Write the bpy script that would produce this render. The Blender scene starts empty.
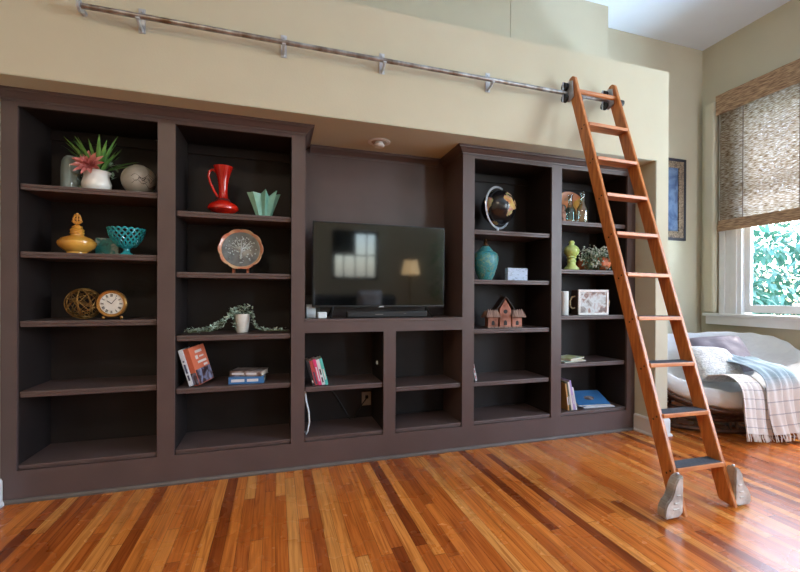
import bpy, bmesh, math, random
from mathutils import Vector, Matrix, noise
random.seed(7)
S = bpy.context.scene
COL = S.collection
PI = math.pi

# ------------------------------------------------------------------ camera, sky, exposure
cam = bpy.data.objects.new('camera', bpy.data.cameras.new('camera'))
COL.objects.link(cam)
CAM = Vector((0, -3.0935, 1.2))
YAW, PITCH, ROLL = .3231, -.0019, .0041
fw = Vector((math.sin(YAW) * math.cos(PITCH), math.cos(YAW) * math.cos(PITCH), math.sin(PITCH)))
rt = fw.cross(Vector((0, 0, 1))).normalized()
up = rt.cross(fw)
rt, up = math.cos(ROLL) * rt + math.sin(ROLL) * up, -math.sin(ROLL) * rt + math.cos(ROLL) * up
M = Matrix((rt, up, -fw)).transposed().to_4x4()
M.translation = CAM
cam.matrix_world = M
cam.data.sensor_fit = 'HORIZONTAL'
cam.data.sensor_width = 36
cam.data.lens = 36 * 433.03 / 800
cam.data.shift_x = (400 - 421.2333) / 800
cam.data.shift_y = (296.6047 - 286) / 800
cam.data.clip_start = .05
S.camera = cam

W = bpy.data.worlds.new('sky')
S.world = W
W.use_nodes = True
nt = W.node_tree
bg = nt.nodes['Background']
sky = nt.nodes.new('ShaderNodeTexSky')
sky.sky_type = 'NISHITA'
sky.sun_disc = False
sky.sun_elevation = math.radians(52)
sky.sun_rotation = math.radians(80)
sky.air_density = 1.0
sky.dust_density = 1.5
nt.links.new(sky.outputs[0], bg.inputs[0])
bg.inputs[1].default_value = 2.0

sun = bpy.data.objects.new('sun', bpy.data.lights.new('sun', 'SUN'))
COL.objects.link(sun)
sun.data.energy = 6.0
sun.data.color = (1, .95, .86)
sun.data.angle = math.radians(1)
sun.rotation_euler = Vector((-.42, -.12, -.9)).to_track_quat('-Z', 'Y').to_euler()


def area_light(name, loc, size, direction, power, color):
    """soft rectangular light for window daylight and the added fills"""
    o = bpy.data.objects.new(name, bpy.data.lights.new(name, 'AREA'))
    COL.objects.link(o)
    o.location = loc
    o.data.shape = 'RECTANGLE'
    o.data.size, o.data.size_y = size
    o.data.energy = power
    o.data.color = color
    o.rotation_euler = Vector(direction).to_track_quat('-Z', 'Y').to_euler()
    return o


area_light('daylight_side_window', (5.02, -3.15, 2.15), (1.9, 2.5), (-1, 0, 0), 250, (.74, .87, 1))
area_light('added_ceiling_fill', (5.75, -.38, .35), (2.2, 1.2), (-.62, 0, .78), 1350, (.62, .80, 1))  # added area light below the sill, aimed up to brighten the ceiling
area_light('daylight_rear_window', (1.73, -6.8, 1.84), (1.0, 1.08), (0, 1, 0), 4, (.62, .84, 1))
area_light('added_corner_light', (4.34, -6.8, 2.1), (.68, 2.35), (0, 1, 0), 190, (.76, .88, 1))  # added light behind the camera to brighten the back wall
area_light('added_warm_fill', (-1.2, -4.4, 4.05), (1.0, 1.0), (0, 0, -1), 95, (1, .80, .58))  # added warm fill from overhead to lift the left side

S.view_settings.view_transform = 'Standard'
S.view_settings.look = 'None'
S.view_settings.gamma = 1
S.view_settings.use_curve_mapping = False
S.view_settings.exposure = -0.12
S.cycles.use_denoising = True
S.cycles.max_bounces = 10
S.cycles.diffuse_bounces = 6
S.cycles.transparent_max_bounces = 12
S.cycles.sample_clamp_indirect = 3.0
S.cycles.blur_glossy = 1.0
S.cycles.caustics_reflective = False
S.cycles.caustics_refractive = False


# ------------------------------------------------------------------ materials
def srgb(r, g, b):
    def f(c):
        c /= 255
        return c / 12.92 if c <= .04045 else ((c + .055) / 1.055) ** 2.4
    return (f(r), f(g), f(b), 1)


def N(m, t, **kw):
    n = m.node_tree.nodes.new(t)
    for k, v in kw.items():
        if k in n.inputs.keys():
            n.inputs[k].default_value = v
        else:
            setattr(n, k, v)
    return n


def mat(name, c, rough=.5, metal=0., c2=None, scale=12., bump=0., bscale=60., spec=.5, coat=0., stretch=(1, 1, 1), trans=0., contrast=(.35, .65), sheen=0.):
    m = bpy.data.materials.new(name)
    m.use_nodes = True
    P = m.node_tree.nodes['Principled BSDF']
    L = m.node_tree.links.new
    P.inputs['Base Color'].default_value = c
    P.inputs['Roughness'].default_value = rough
    P.inputs['Metallic'].default_value = metal
    P.inputs['Specular IOR Level'].default_value = spec
    P.inputs['Coat Weight'].default_value = coat
    P.inputs['Coat Roughness'].default_value = .08
    P.inputs['Transmission Weight'].default_value = trans
    P.inputs['Sheen Weight'].default_value = sheen
    tc = N(m, 'ShaderNodeTexCoord')
    mp = N(m, 'ShaderNodeMapping')
    mp.inputs['Scale'].default_value = stretch
    L(tc.outputs['Object'], mp.inputs[0])
    nz = N(m, 'ShaderNodeTexNoise', Scale=scale, Detail=5.)
    L(mp.outputs[0], nz.inputs['Vector'])
    if c2 is None:
        c2 = (c[0] * .86, c[1] * .86, c[2] * .86, 1)
    rp = N(m, 'ShaderNodeValToRGB')
    rp.color_ramp.elements[0].position, rp.color_ramp.elements[1].position = contrast
    rp.color_ramp.elements[0].color = c2
    rp.color_ramp.elements[1].color = c
    L(nz.outputs['Fac'], rp.inputs[0])
    L(rp.outputs[0], P.inputs['Base Color'])
    if bump:
        nb = N(m, 'ShaderNodeTexNoise', Scale=bscale, Detail=3.)
        L(mp.outputs[0], nb.inputs['Vector'])
        bp = N(m, 'ShaderNodeBump', Strength=bump, Distance=.01)
        L(nb.outputs['Fac'], bp.inputs['Height'])
        L(bp.outputs[0], P.inputs['Normal'])
    return m


def floor_material():
    m = bpy.data.materials.new('heart_pine_boards')
    m.use_nodes = True
    P = m.node_tree.nodes['Principled BSDF']
    L = m.node_tree.links.new

    def MA(op, a, b=None, c=None):
        n = N(m, 'ShaderNodeMath', operation=op)
        for i, v in enumerate((a, b, c)):
            if v is None:
                continue
            if isinstance(v, (int, float)):
                n.inputs[i].default_value = v
            else:
                L(v, n.inputs[i])
        return n.outputs[0]
    tc = N(m, 'ShaderNodeTexCoord')
    sp = N(m, 'ShaderNodeSeparateXYZ')
    L(tc.outputs['Object'], sp.inputs[0])
    x, y = sp.outputs['X'], sp.outputs['Y']
    wd, ln = .058, 1.5
    xs = MA('DIVIDE', x, wd)
    ix = MA('FLOOR', xs)
    w1 = N(m, 'ShaderNodeTexWhiteNoise', noise_dimensions='1D')
    L(ix, w1.inputs['W'])
    ys = MA('ADD', MA('DIVIDE', y, ln), MA('MULTIPLY', w1.outputs['Value'], 7.3))
    iy = MA('FLOOR', ys)
    cb = N(m, 'ShaderNodeCombineXYZ')
    L(ix, cb.inputs[0]); L(iy, cb.inputs[1])
    w2 = N(m, 'ShaderNodeTexWhiteNoise', noise_dimensions='2D')
    L(cb.outputs[0], w2.inputs['Vector'])
    tone = N(m, 'ShaderNodeValToRGB')
    cr = tone.color_ramp
    cr.elements[0].position = 0; cr.elements[0].color = srgb(118, 54, 20)
    cr.elements[1].position = 1; cr.elements[1].color = srgb(210, 142, 74)
    for p, c in ((.10, (144, 70, 26)), (.28, (176, 92, 36)), (.55, (200, 112, 46)), (.8, (212, 130, 58))):
        e = cr.elements.new(p); e.color = srgb(*c)
    L(w2.outputs['Value'], tone.inputs[0])
    # grain: long streaks, moved per board
    mv = N(m, 'ShaderNodeCombineXYZ')
    L(MA('MULTIPLY', x, 70), mv.inputs[0])
    L(MA('MULTIPLY', y, 2.2), mv.inputs[1])
    L(MA('MULTIPLY', w2.outputs['Value'], 31), mv.inputs[2])
    g = N(m, 'ShaderNodeTexNoise', Scale=1.0, Detail=5., Distortion=.9)
    L(mv.outputs[0], g.inputs['Vector'])
    gr = N(m, 'ShaderNodeValToRGB')
    gr.color_ramp.elements[0].position = .32; gr.color_ramp.elements[0].color = (.46, .34, .26, 1)
    gr.color_ramp.elements[1].position = .58; gr.color_ramp.elements[1].color = (1, 1, 1, 1)
    L(g.outputs['Fac'], gr.inputs[0])
    mx = N(m, 'ShaderNodeMix', data_type='RGBA', blend_type='MULTIPLY')
    mx.inputs[0].default_value = .8
    L(tone.outputs[0], mx.inputs[6]); L(gr.outputs[0], mx.inputs[7])
    # seams
    fx = MA('FRACT', xs)
    fy = MA('FRACT', ys)
    ex = MA('LESS_THAN', MA('MINIMUM', fx, MA('SUBTRACT', 1, fx)), .022)
    ey = MA('LESS_THAN', MA('MINIMUM', fy, MA('SUBTRACT', 1, fy)), .0013)
    ed = MA('MAXIMUM', ex, ey)
    mx2 = N(m, 'ShaderNodeMix', data_type='RGBA')
    L(MA('MULTIPLY', ed, .7), mx2.inputs[0])
    L(mx.outputs[2], mx2.inputs[6])
    mx2.inputs[7].default_value = srgb(60, 26, 12)
    L(mx2.outputs[2], P.inputs['Base Color'])
    rn = N(m, 'ShaderNodeTexNoise', Scale=5., Detail=3.)
    L(tc.outputs['Object'], rn.inputs['Vector'])
    L(MA('ADD', MA('MULTIPLY', rn.outputs['Fac'], .10), .22), P.inputs['Roughness'])
    P.inputs['Specular IOR Level'].default_value = .5
    bp = N(m, 'ShaderNodeBump', Strength=.10, Distance=.001)
    bp.invert = True
    L(MA('ADD', ed, MA('MULTIPLY', g.outputs['Fac'], .15)), bp.inputs['Height'])
    L(bp.outputs[0], P.inputs['Normal'])
    return m


def bamboo_material():
    m = bpy.data.materials.new('woven_bamboo')
    m.use_nodes = True
    n, L = m.node_tree.nodes, m.node_tree.links.new
    n.remove(n['Principled BSDF'])
    out = n['Material Output']
    tc = N(m, 'ShaderNodeTexCoord')
    mp = N(m, 'ShaderNodeMapping')
    mp.inputs['Scale'].default_value = (1, 20, 130)
    L(tc.outputs['Object'], mp.inputs[0])
    nz = N(m, 'ShaderNodeTexNoise', Scale=1.0, Detail=4.)
    L(mp.outputs[0], nz.inputs['Vector'])
    rp = N(m, 'ShaderNodeValToRGB')
    e = rp.color_ramp.elements
    e[0].position = .34; e[0].color = srgb(116, 90, 66)
    e[1].position = .66; e[1].color = srgb(228, 218, 202)
    k = rp.color_ramp.elements.new(.48); k.color = srgb(180, 158, 130)
    L(nz.outputs['Fac'], rp.inputs[0])
    d = N(m, 'ShaderNodeBsdfDiffuse'); L(rp.outputs[0], d.inputs[0])
    t = N(m, 'ShaderNodeBsdfTranslucent')
    dk = N(m, 'ShaderNodeMix', data_type='RGBA', blend_type='MULTIPLY'); dk.inputs[0].default_value = 1
    L(rp.outputs[0], dk.inputs[6]); dk.inputs[7].default_value = (.22, .22, .24, 1); L(dk.outputs[2], t.inputs[0])
    a = N(m, 'ShaderNodeMixShader'); a.inputs[0].default_value = .6
    L(d.outputs[0], a.inputs[1]); L(t.outputs[0], a.inputs[2])
    mp2 = N(m, 'ShaderNodeMapping')
    mp2.inputs['Scale'].default_value = (1, 30, 130)
    L(tc.outputs['Object'], mp2.inputs[0])
    nz2 = N(m, 'ShaderNodeTexNoise', Scale=1.0, Detail=2.)
    L(mp2.outputs[0], nz2.inputs['Vector'])
    g = N(m, 'ShaderNodeMath', operation='GREATER_THAN'); g.inputs[1].default_value = .64
    L(nz2.outputs['Fac'], g.inputs[0])
    h = N(m, 'ShaderNodeMath', operation='MULTIPLY'); h.inputs[1].default_value = .12
    L(g.outputs[0], h.inputs[0])
    tr = N(m, 'ShaderNodeBsdfTransparent')
    b = N(m, 'ShaderNodeMixShader')
    L(h.outputs[0], b.inputs[0]); L(a.outputs[0], b.inputs[1]); L(tr.outputs[0], b.inputs[2])
    L(b.outputs[0], out.inputs[0])
    return m


def pane_material(name, tint=(1, 1, 1, 1), refl=.035, power=5.):
    m = bpy.data.materials.new(name)
    m.use_nodes = True
    n, L = m.node_tree.nodes, m.node_tree.links.new
    n.remove(n['Principled BSDF'])
    tr = N(m, 'ShaderNodeBsdfTransparent'); tr.inputs[0].default_value = tint
    gl = N(m, 'ShaderNodeBsdfGlossy'); gl.inputs['Roughness'].default_value = .02
    lw = N(m, 'ShaderNodeLayerWeight'); lw.inputs[0].default_value = .5
    pw = N(m, 'ShaderNodeMath', operation='POWER'); pw.inputs[1].default_value = power
    L(lw.outputs['Facing'], pw.inputs[0])
    fr = N(m, 'ShaderNodeMath', operation='MULTIPLY_ADD'); fr.inputs[1].default_value = .9; fr.inputs[2].default_value = refl
    L(pw.outputs[0], fr.inputs[0])
    x = N(m, 'ShaderNodeMixShader')
    L(fr.outputs[0], x.inputs[0]); L(tr.outputs[0], x.inputs[1]); L(gl.outputs[0], x.inputs[2])
    L(x.outputs[0], n['Material Output'].inputs[0])
    return m


def emit_material(name, c, s):
    m = mat(name, c)
    P = m.node_tree.nodes['Principled BSDF']
    P.inputs['Emission Color'].default_value = c
    P.inputs['Emission Strength'].default_value = s
    return m


def stripe_material(name, base, lines, freq, width, attr='UVMap', axis=1, weave=True):
    """cloth with thin woven lines across its length (UV v)"""
    m = mat(name, base, rough=.95, sheen=.3)
    L = m.node_tree.links.new
    P = m.node_tree.nodes['Principled BSDF']
    uv = N(m, 'ShaderNodeUVMap')
    sp = N(m, 'ShaderNodeSeparateXYZ')
    L(uv.outputs[0], sp.inputs[0])
    a = N(m, 'ShaderNodeMath', operation='MULTIPLY'); a.inputs[1].default_value = freq
    L(sp.outputs[axis], a.inputs[0])
    f = N(m, 'ShaderNodeMath', operation='FRACT'); L(a.outputs[0], f.inputs[0])
    c = N(m, 'ShaderNodeMath', operation='LESS_THAN'); c.inputs[1].default_value = width
    L(f.outputs[0], c.inputs[0])
    x = N(m, 'ShaderNodeMix', data_type='RGBA')
    L(c.outputs[0], x.inputs[0]); x.inputs[6].default_value = base; x.inputs[7].default_value = lines
    L(x.outputs[2], P.inputs['Base Color'])
    nb = N(m, 'ShaderNodeTexNoise', Scale=180.)
    tc = N(m, 'ShaderNodeTexCoord'); L(tc.outputs['Object'], nb.inputs['Vector'])
    bp = N(m, 'ShaderNodeBump', Strength=.5, Distance=.006)
    L(nb.outputs['Fac'], bp.inputs['Height']); L(bp.outputs[0], P.inputs['Normal'])
    return m


def patchwork_material(name, cols, scale, rough=.6, stretch=(1, 1, 1), detail=3., dist=.6):
    """several colours in irregular patches (painted picture, printed cover, marbled glaze)"""
    m = bpy.data.materials.new(name)
    m.use_nodes = True
    P = m.node_tree.nodes['Principled BSDF']
    L = m.node_tree.links.new
    tc = N(m, 'ShaderNodeTexCoord')
    mp = N(m, 'ShaderNodeMapping'); mp.inputs['Scale'].default_value = stretch
    L(tc.outputs['Object'], mp.inputs[0])
    nz = N(m, 'ShaderNodeTexNoise', Scale=scale, Detail=detail, Distortion=dist)
    L(mp.outputs[0], nz.inputs['Vector'])
    rp = N(m, 'ShaderNodeValToRGB')
    k = len(cols)
    while len(rp.color_ramp.elements) < k:
        rp.color_ramp.elements.new(.5)
    for i, c in enumerate(cols):
        rp.color_ramp.elements[i].position = .3 + .4 * i / (k - 1)
        rp.color_ramp.elements[i].color = srgb(*c)
    L(nz.outputs['Fac'], rp.inputs[0])
    L(rp.outputs[0], P.inputs['Base Color'])
    P.inputs['Roughness'].default_value = rough
    return m


MT = {}
MT['floor'] = floor_material()
MT['wall'] = mat('beige_wall_paint', srgb(192, 185, 164), .75, c2=srgb(188, 181, 160), scale=3, bump=.08, bscale=90, spec=.25)
MT['reveal'] = mat('lightened_wall_paint', srgb(202, 204, 186), .7, c2=srgb(198, 200, 182), scale=3, bump=.08, bscale=90, spec=.25)  # copy of the wall paint, lightened to offset shade under the bulkhead
MT['ceiling'] = mat('white_ceiling_paint', srgb(222, 232, 244), .85, c2=srgb(218, 228, 241), scale=2, spec=.2)
MT['white'] = mat('white_trim_paint', srgb(226, 228, 230), .4, c2=srgb(220, 222, 224), scale=6)
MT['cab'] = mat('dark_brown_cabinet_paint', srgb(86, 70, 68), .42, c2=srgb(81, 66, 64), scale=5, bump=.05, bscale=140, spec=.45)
MT['cab_shaded'] = mat('shaded_cabinet_paint', srgb(37, 30, 29), .55, c2=srgb(33, 27, 26), scale=5, bump=.05, bscale=140, spec=.3)  # cabinet paint with the recess shade darkened into its colour
MT['shoe'] = mat('grey_brown_shoe_moulding', srgb(92, 84, 80), .5)
MT['wood'] = mat('honey_pine_ladder', srgb(196, 124, 64), .42, c2=srgb(160, 92, 42), scale=6, stretch=(9, 9, 1.1), coat=.08)
MT['tread'] = mat('honey_pine_tread', srgb(198, 128, 76), .42, c2=srgb(168, 98, 52), scale=6, stretch=(1.2, 9, 9), coat=.08)
MT['pad'] = mat('slate_grip_tape', srgb(74, 78, 86), .9, c2=srgb(58, 62, 70), scale=60)
MT['steel'] = mat('galvanised_steel', srgb(196, 202, 212), .38, metal=.4, c2=srgb(164, 168, 176), scale=16)
MT['pipe'] = mat('worn_steel_pipe', srgb(176, 178, 182), .32, metal=.75, c2=srgb(96, 80, 64), scale=3, stretch=(3, 1, 1))
MT['nickel'] = mat('antiqued_nickel', srgb(206, 204, 198), .36, metal=.45, c2=srgb(150, 146, 140), scale=14, bump=.6, bscale=22)
MT['rubber'] = mat('black_rubber', srgb(26, 26, 28), .6)
MT['chrome'] = mat('bright_chrome', srgb(206, 216, 230), .22, metal=.45)
MT['bronze'] = mat('dark_bronze', srgb(92, 66, 42), .35, metal=.8, c2=srgb(60, 42, 28))
MT['gold'] = mat('brushed_gold', srgb(196, 146, 84), .3, metal=.85)
MT['wire'] = mat('bronze_wire', srgb(140, 104, 52), .4, metal=.6)
MT['dial'] = mat('cream_dial', srgb(226, 222, 214), .5)
MT['ink'] = mat('black_ink', srgb(22, 20, 20), .6)
MT['glass_grey'] = mat('smoky_grey_glass', srgb(142, 154, 152), .12, c2=srgb(116, 130, 128), scale=8, coat=.4)
MT['porcelain'] = mat('white_porcelain', srgb(236, 232, 226), .18, coat=.5)
MT['stone'] = mat('greige_glazed_stoneware', srgb(172, 168, 158), .35, c2=srgb(146, 142, 132), scale=10)
MT['leaf'] = mat('blade_leaf_green', srgb(112, 160, 82), .45, c2=srgb(62, 112, 48), scale=20)
MT['pale_leaf'] = mat('pale_sage_leaf', srgb(150, 172, 150), .6, c2=srgb(96, 124, 100), scale=30)
MT['euc'] = mat('dusty_eucalyptus_leaf', srgb(206, 222, 212), .6, c2=srgb(146, 172, 156), scale=30)
MT['stem'] = mat('green_stem', srgb(86, 104, 70), .6)
MT['pink'] = mat('dusty_pink_succulent', srgb(218, 146, 138), .5, c2=srgb(186, 96, 96), scale=16)
MT['amber'] = mat('amber_glaze', srgb(214, 164, 74), .2, c2=srgb(184, 122, 44), scale=7, coat=.5)
MT['turq'] = mat('turquoise_glaze', srgb(52, 164, 172), .2, c2=srgb(34, 138, 148), scale=6, coat=.5)
MT['red'] = mat('red_glaze', srgb(196, 34, 18), .2, c2=srgb(160, 22, 14), scale=5, coat=.5)
MT['redband'] = mat('rough_dark_red_band', srgb(108, 26, 18), .7, c2=srgb(60, 16, 14), scale=60)
MT['mint'] = mat('mint_glaze', srgb(138, 190, 172), .22, c2=srgb(112, 166, 150), scale=8, coat=.5)
MT['copper'] = mat('copper_luster_glaze', srgb(186, 100, 74), .3, c2=srgb(206, 176, 136), scale=14, coat=.4)
MT['pewter'] = mat('pewter_relief', srgb(118, 120, 118), .35, metal=.45, c2=srgb(90, 92, 90), scale=22)
MT['pewter_hi'] = mat('polished_pewter', srgb(186, 194, 196), .3, metal=.5)
MT['stand'] = mat('red_brown_stand', srgb(140, 70, 38), .4)
MT['pages'] = mat('book_pages', srgb(214, 206, 190), .8, scale=4, stretch=(1, 60, 1))
MT['black'] = mat('black_plastic', srgb(14, 14, 15), .35)
MT['screen'] = mat('black_glass_screen', srgb(7, 9, 10), .055, spec=.75)
MT['whiteplastic'] = mat('white_plastic', srgb(222, 230, 236), .35)
MT['greyplastic'] = mat('grey_plastic', srgb(104, 98, 94), .5)
MT['outlet'] = mat('beige_outlet_plastic', srgb(176, 162, 148), .4)
MT['turqcrackle'] = patchwork_material('crackled_turquoise_glaze', [(70, 104, 80), (58, 146, 152), (42, 124, 146), (120, 160, 138), (48, 112, 124)], 34, .3)
MT['bluetile'] = patchwork_material('swirled_teal_glaze', [(24, 84, 86), (44, 128, 128), (34, 112, 112), (160, 170, 160), (56, 134, 132)], 16, .3)
MT['sign'] = patchwork_material('washed_pale_blue_print', [(120, 134, 152), (176, 190, 210), (184, 198, 220), (150, 164, 184)], 26, .7, (1, 1, 2.2))
MT['rustic'] = mat('rustic_copper_sheet', srgb(176, 118, 100), .55, metal=.2, c2=srgb(120, 66, 44), scale=14)
MT['rustroof'] = mat('weathered_roof_sheet', srgb(150, 122, 108), .6, c2=srgb(88, 64, 54), scale=9, stretch=(9, 1, 1))
MT['darkroof'] = mat('dark_roof_sheet', srgb(58, 46, 42), .6, c2=srgb(30, 24, 22), scale=16)
MT['lime'] = mat('lime_green_glaze', srgb(198, 214, 140), .3, c2=srgb(172, 192, 108), scale=8, coat=.3)
MT['pumpkin'] = mat('faded_orange_pumpkin', srgb(208, 116, 74), .55, c2=srgb(168, 84, 48), scale=9)
MT['candle'] = mat('white_wax', srgb(222, 228, 228), .5, c2=srgb(206, 214, 214))
MT['rope'] = mat('pale_rope', srgb(206, 190, 160), .9, c2=srgb(150, 134, 106), scale=60)
MT['tin'] = mat('distressed_white_frame', srgb(232, 230, 230), .5, c2=srgb(208, 206, 204), scale=20)
MT['boxside'] = mat('dark_walnut_box', srgb(70, 54, 52), .6)
MT['print'] = patchwork_material('faded_street_print', [(66, 44, 40), (150, 146, 144), (188, 194, 198), (136, 98, 84), (72, 46, 42), (170, 134, 122)], 11, .4)
MT['landscape'] = patchwork_material('painted_landscape_glaze', [(52, 74, 60), (176, 112, 70), (190, 116, 74), (176, 140, 66), (120, 92, 54)], 5, .25, dist=.2)
MT['figure'] = patchwork_material('carved_brown_figure', [(70, 44, 36), (150, 104, 84), (176, 130, 108)], 30, .6)
MT['bottle'] = pane_material('clear_bottle_glass', (.84, .90, .89, 1), .10, 2.2)
MT['pane'] = pane_material('window_glass')
MT['cushion'] = mat('ivory_cushion_cloth', srgb(220, 222, 224), .95, c2=srgb(206, 208, 212), scale=5, bump=.5, bscale=26, sheen=.3)
MT['fuzzy'] = mat('fuzzy_ivory_pile', srgb(222, 224, 224), 1., c2=srgb(186, 188, 190), scale=50, bump=1., bscale=70, sheen=.6)
MT['mauve'] = mat('grey_mauve_satin', srgb(112, 104, 118), .55, c2=srgb(88, 82, 96), scale=4, bump=.6, bscale=9, sheen=.3)
MT['rattan'] = mat('dark_rattan', srgb(98, 66, 50), .4, c2=srgb(56, 36, 28), scale=30, stretch=(1, 1, 1))
MT['throw'] = stripe_material('white_striped_throw', srgb(226, 220, 218), srgb(176, 172, 180), 11, .09)
MT['bluethrow'] = mat('shade_tinted_throw', srgb(140, 164, 182), .95, c2=srgb(112, 138, 158), scale=30, bump=.8, bscale=60, sheen=.3)
_m = stripe_material('shade_to_white_throw', srgb(226, 218, 216), srgb(180, 174, 182), 11, .09)
_P = _m.node_tree.nodes['Principled BSDF']
_uv = N(_m, 'ShaderNodeUVMap'); _sp = N(_m, 'ShaderNodeSeparateXYZ')
_m.node_tree.links.new(_uv.outputs[0], _sp.inputs[0])
_r = N(_m, 'ShaderNodeValToRGB')
_r.color_ramp.elements[0].position = .52; _r.color_ramp.elements[0].color = (1, 1, 1, 1)
_r.color_ramp.elements[1].position = .66; _r.color_ramp.elements[1].color = (0, 0, 0, 1)
_m.node_tree.links.new(_sp.outputs[1], _r.inputs[0])
_x = N(_m, 'ShaderNodeMix', data_type='RGBA')
_src = _P.inputs['Base Color'].links[0].from_socket
_m.node_tree.links.new(_r.outputs[0], _x.inputs[0])
_m.node_tree.links.new(_src, _x.inputs[6]); _x.inputs[7].default_value = srgb(150, 174, 190)  # shade on the upper cloth mixed into the colour as blue grey
_m.node_tree.links.new(_x.outputs[2], _P.inputs['Base Color'])
MT['shadewhite'] = _m
MT['fringe'] = mat('throw_fringe', srgb(222, 212, 206), .95)
MT['bamboo'] = bamboo_material()
MT['bamboo_dense'] = mat('dense_woven_bamboo', srgb(176, 144, 112), .8, c2=srgb(112, 84, 62), scale=1., stretch=(1, 12, 90), bump=.5, bscale=1.)
MT['cord'] = mat('brown_lift_cord', srgb(92, 68, 56), .8)
MT['artframe'] = patchwork_material('ornate_brown_gilt_frame', [(58, 48, 44), (120, 100, 82), (150, 132, 110)], 60, .5)
MT['artedge'] = mat('dark_navy_frame_edge', srgb(44, 44, 56), .5)
MT['art'] = patchwork_material('dark_blue_painting', [(40, 56, 84), (64, 84, 116), (92, 110, 136), (60, 76, 104)], 7, .6)
MT['treeleaf'] = mat('sunlit_tree_leaf', srgb(122, 176, 158), .5, c2=srgb(78, 132, 122), scale=2)
MT['bark'] = mat('bark', srgb(84, 66, 50), .9)
MT['lawn'] = mat('lawn', srgb(96, 130, 66), .9, c2=srgb(70, 104, 48), scale=4)
MT['sofa'] = mat('charcoal_sofa_cloth', srgb(52, 50, 54), .9)
MT['pillow'] = mat('pale_grey_pillow', srgb(226, 232, 240), .9)
MT['shade'] = emit_material('lit_lamp_shade', (1., .70, .36, 1), 5)
MT['bulb'] = mat('frosted_bulb', srgb(226, 228, 226), .3)
MT['lampmetal'] = mat('brass_lamp', srgb(150, 112, 60), .35, metal=.8)


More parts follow.
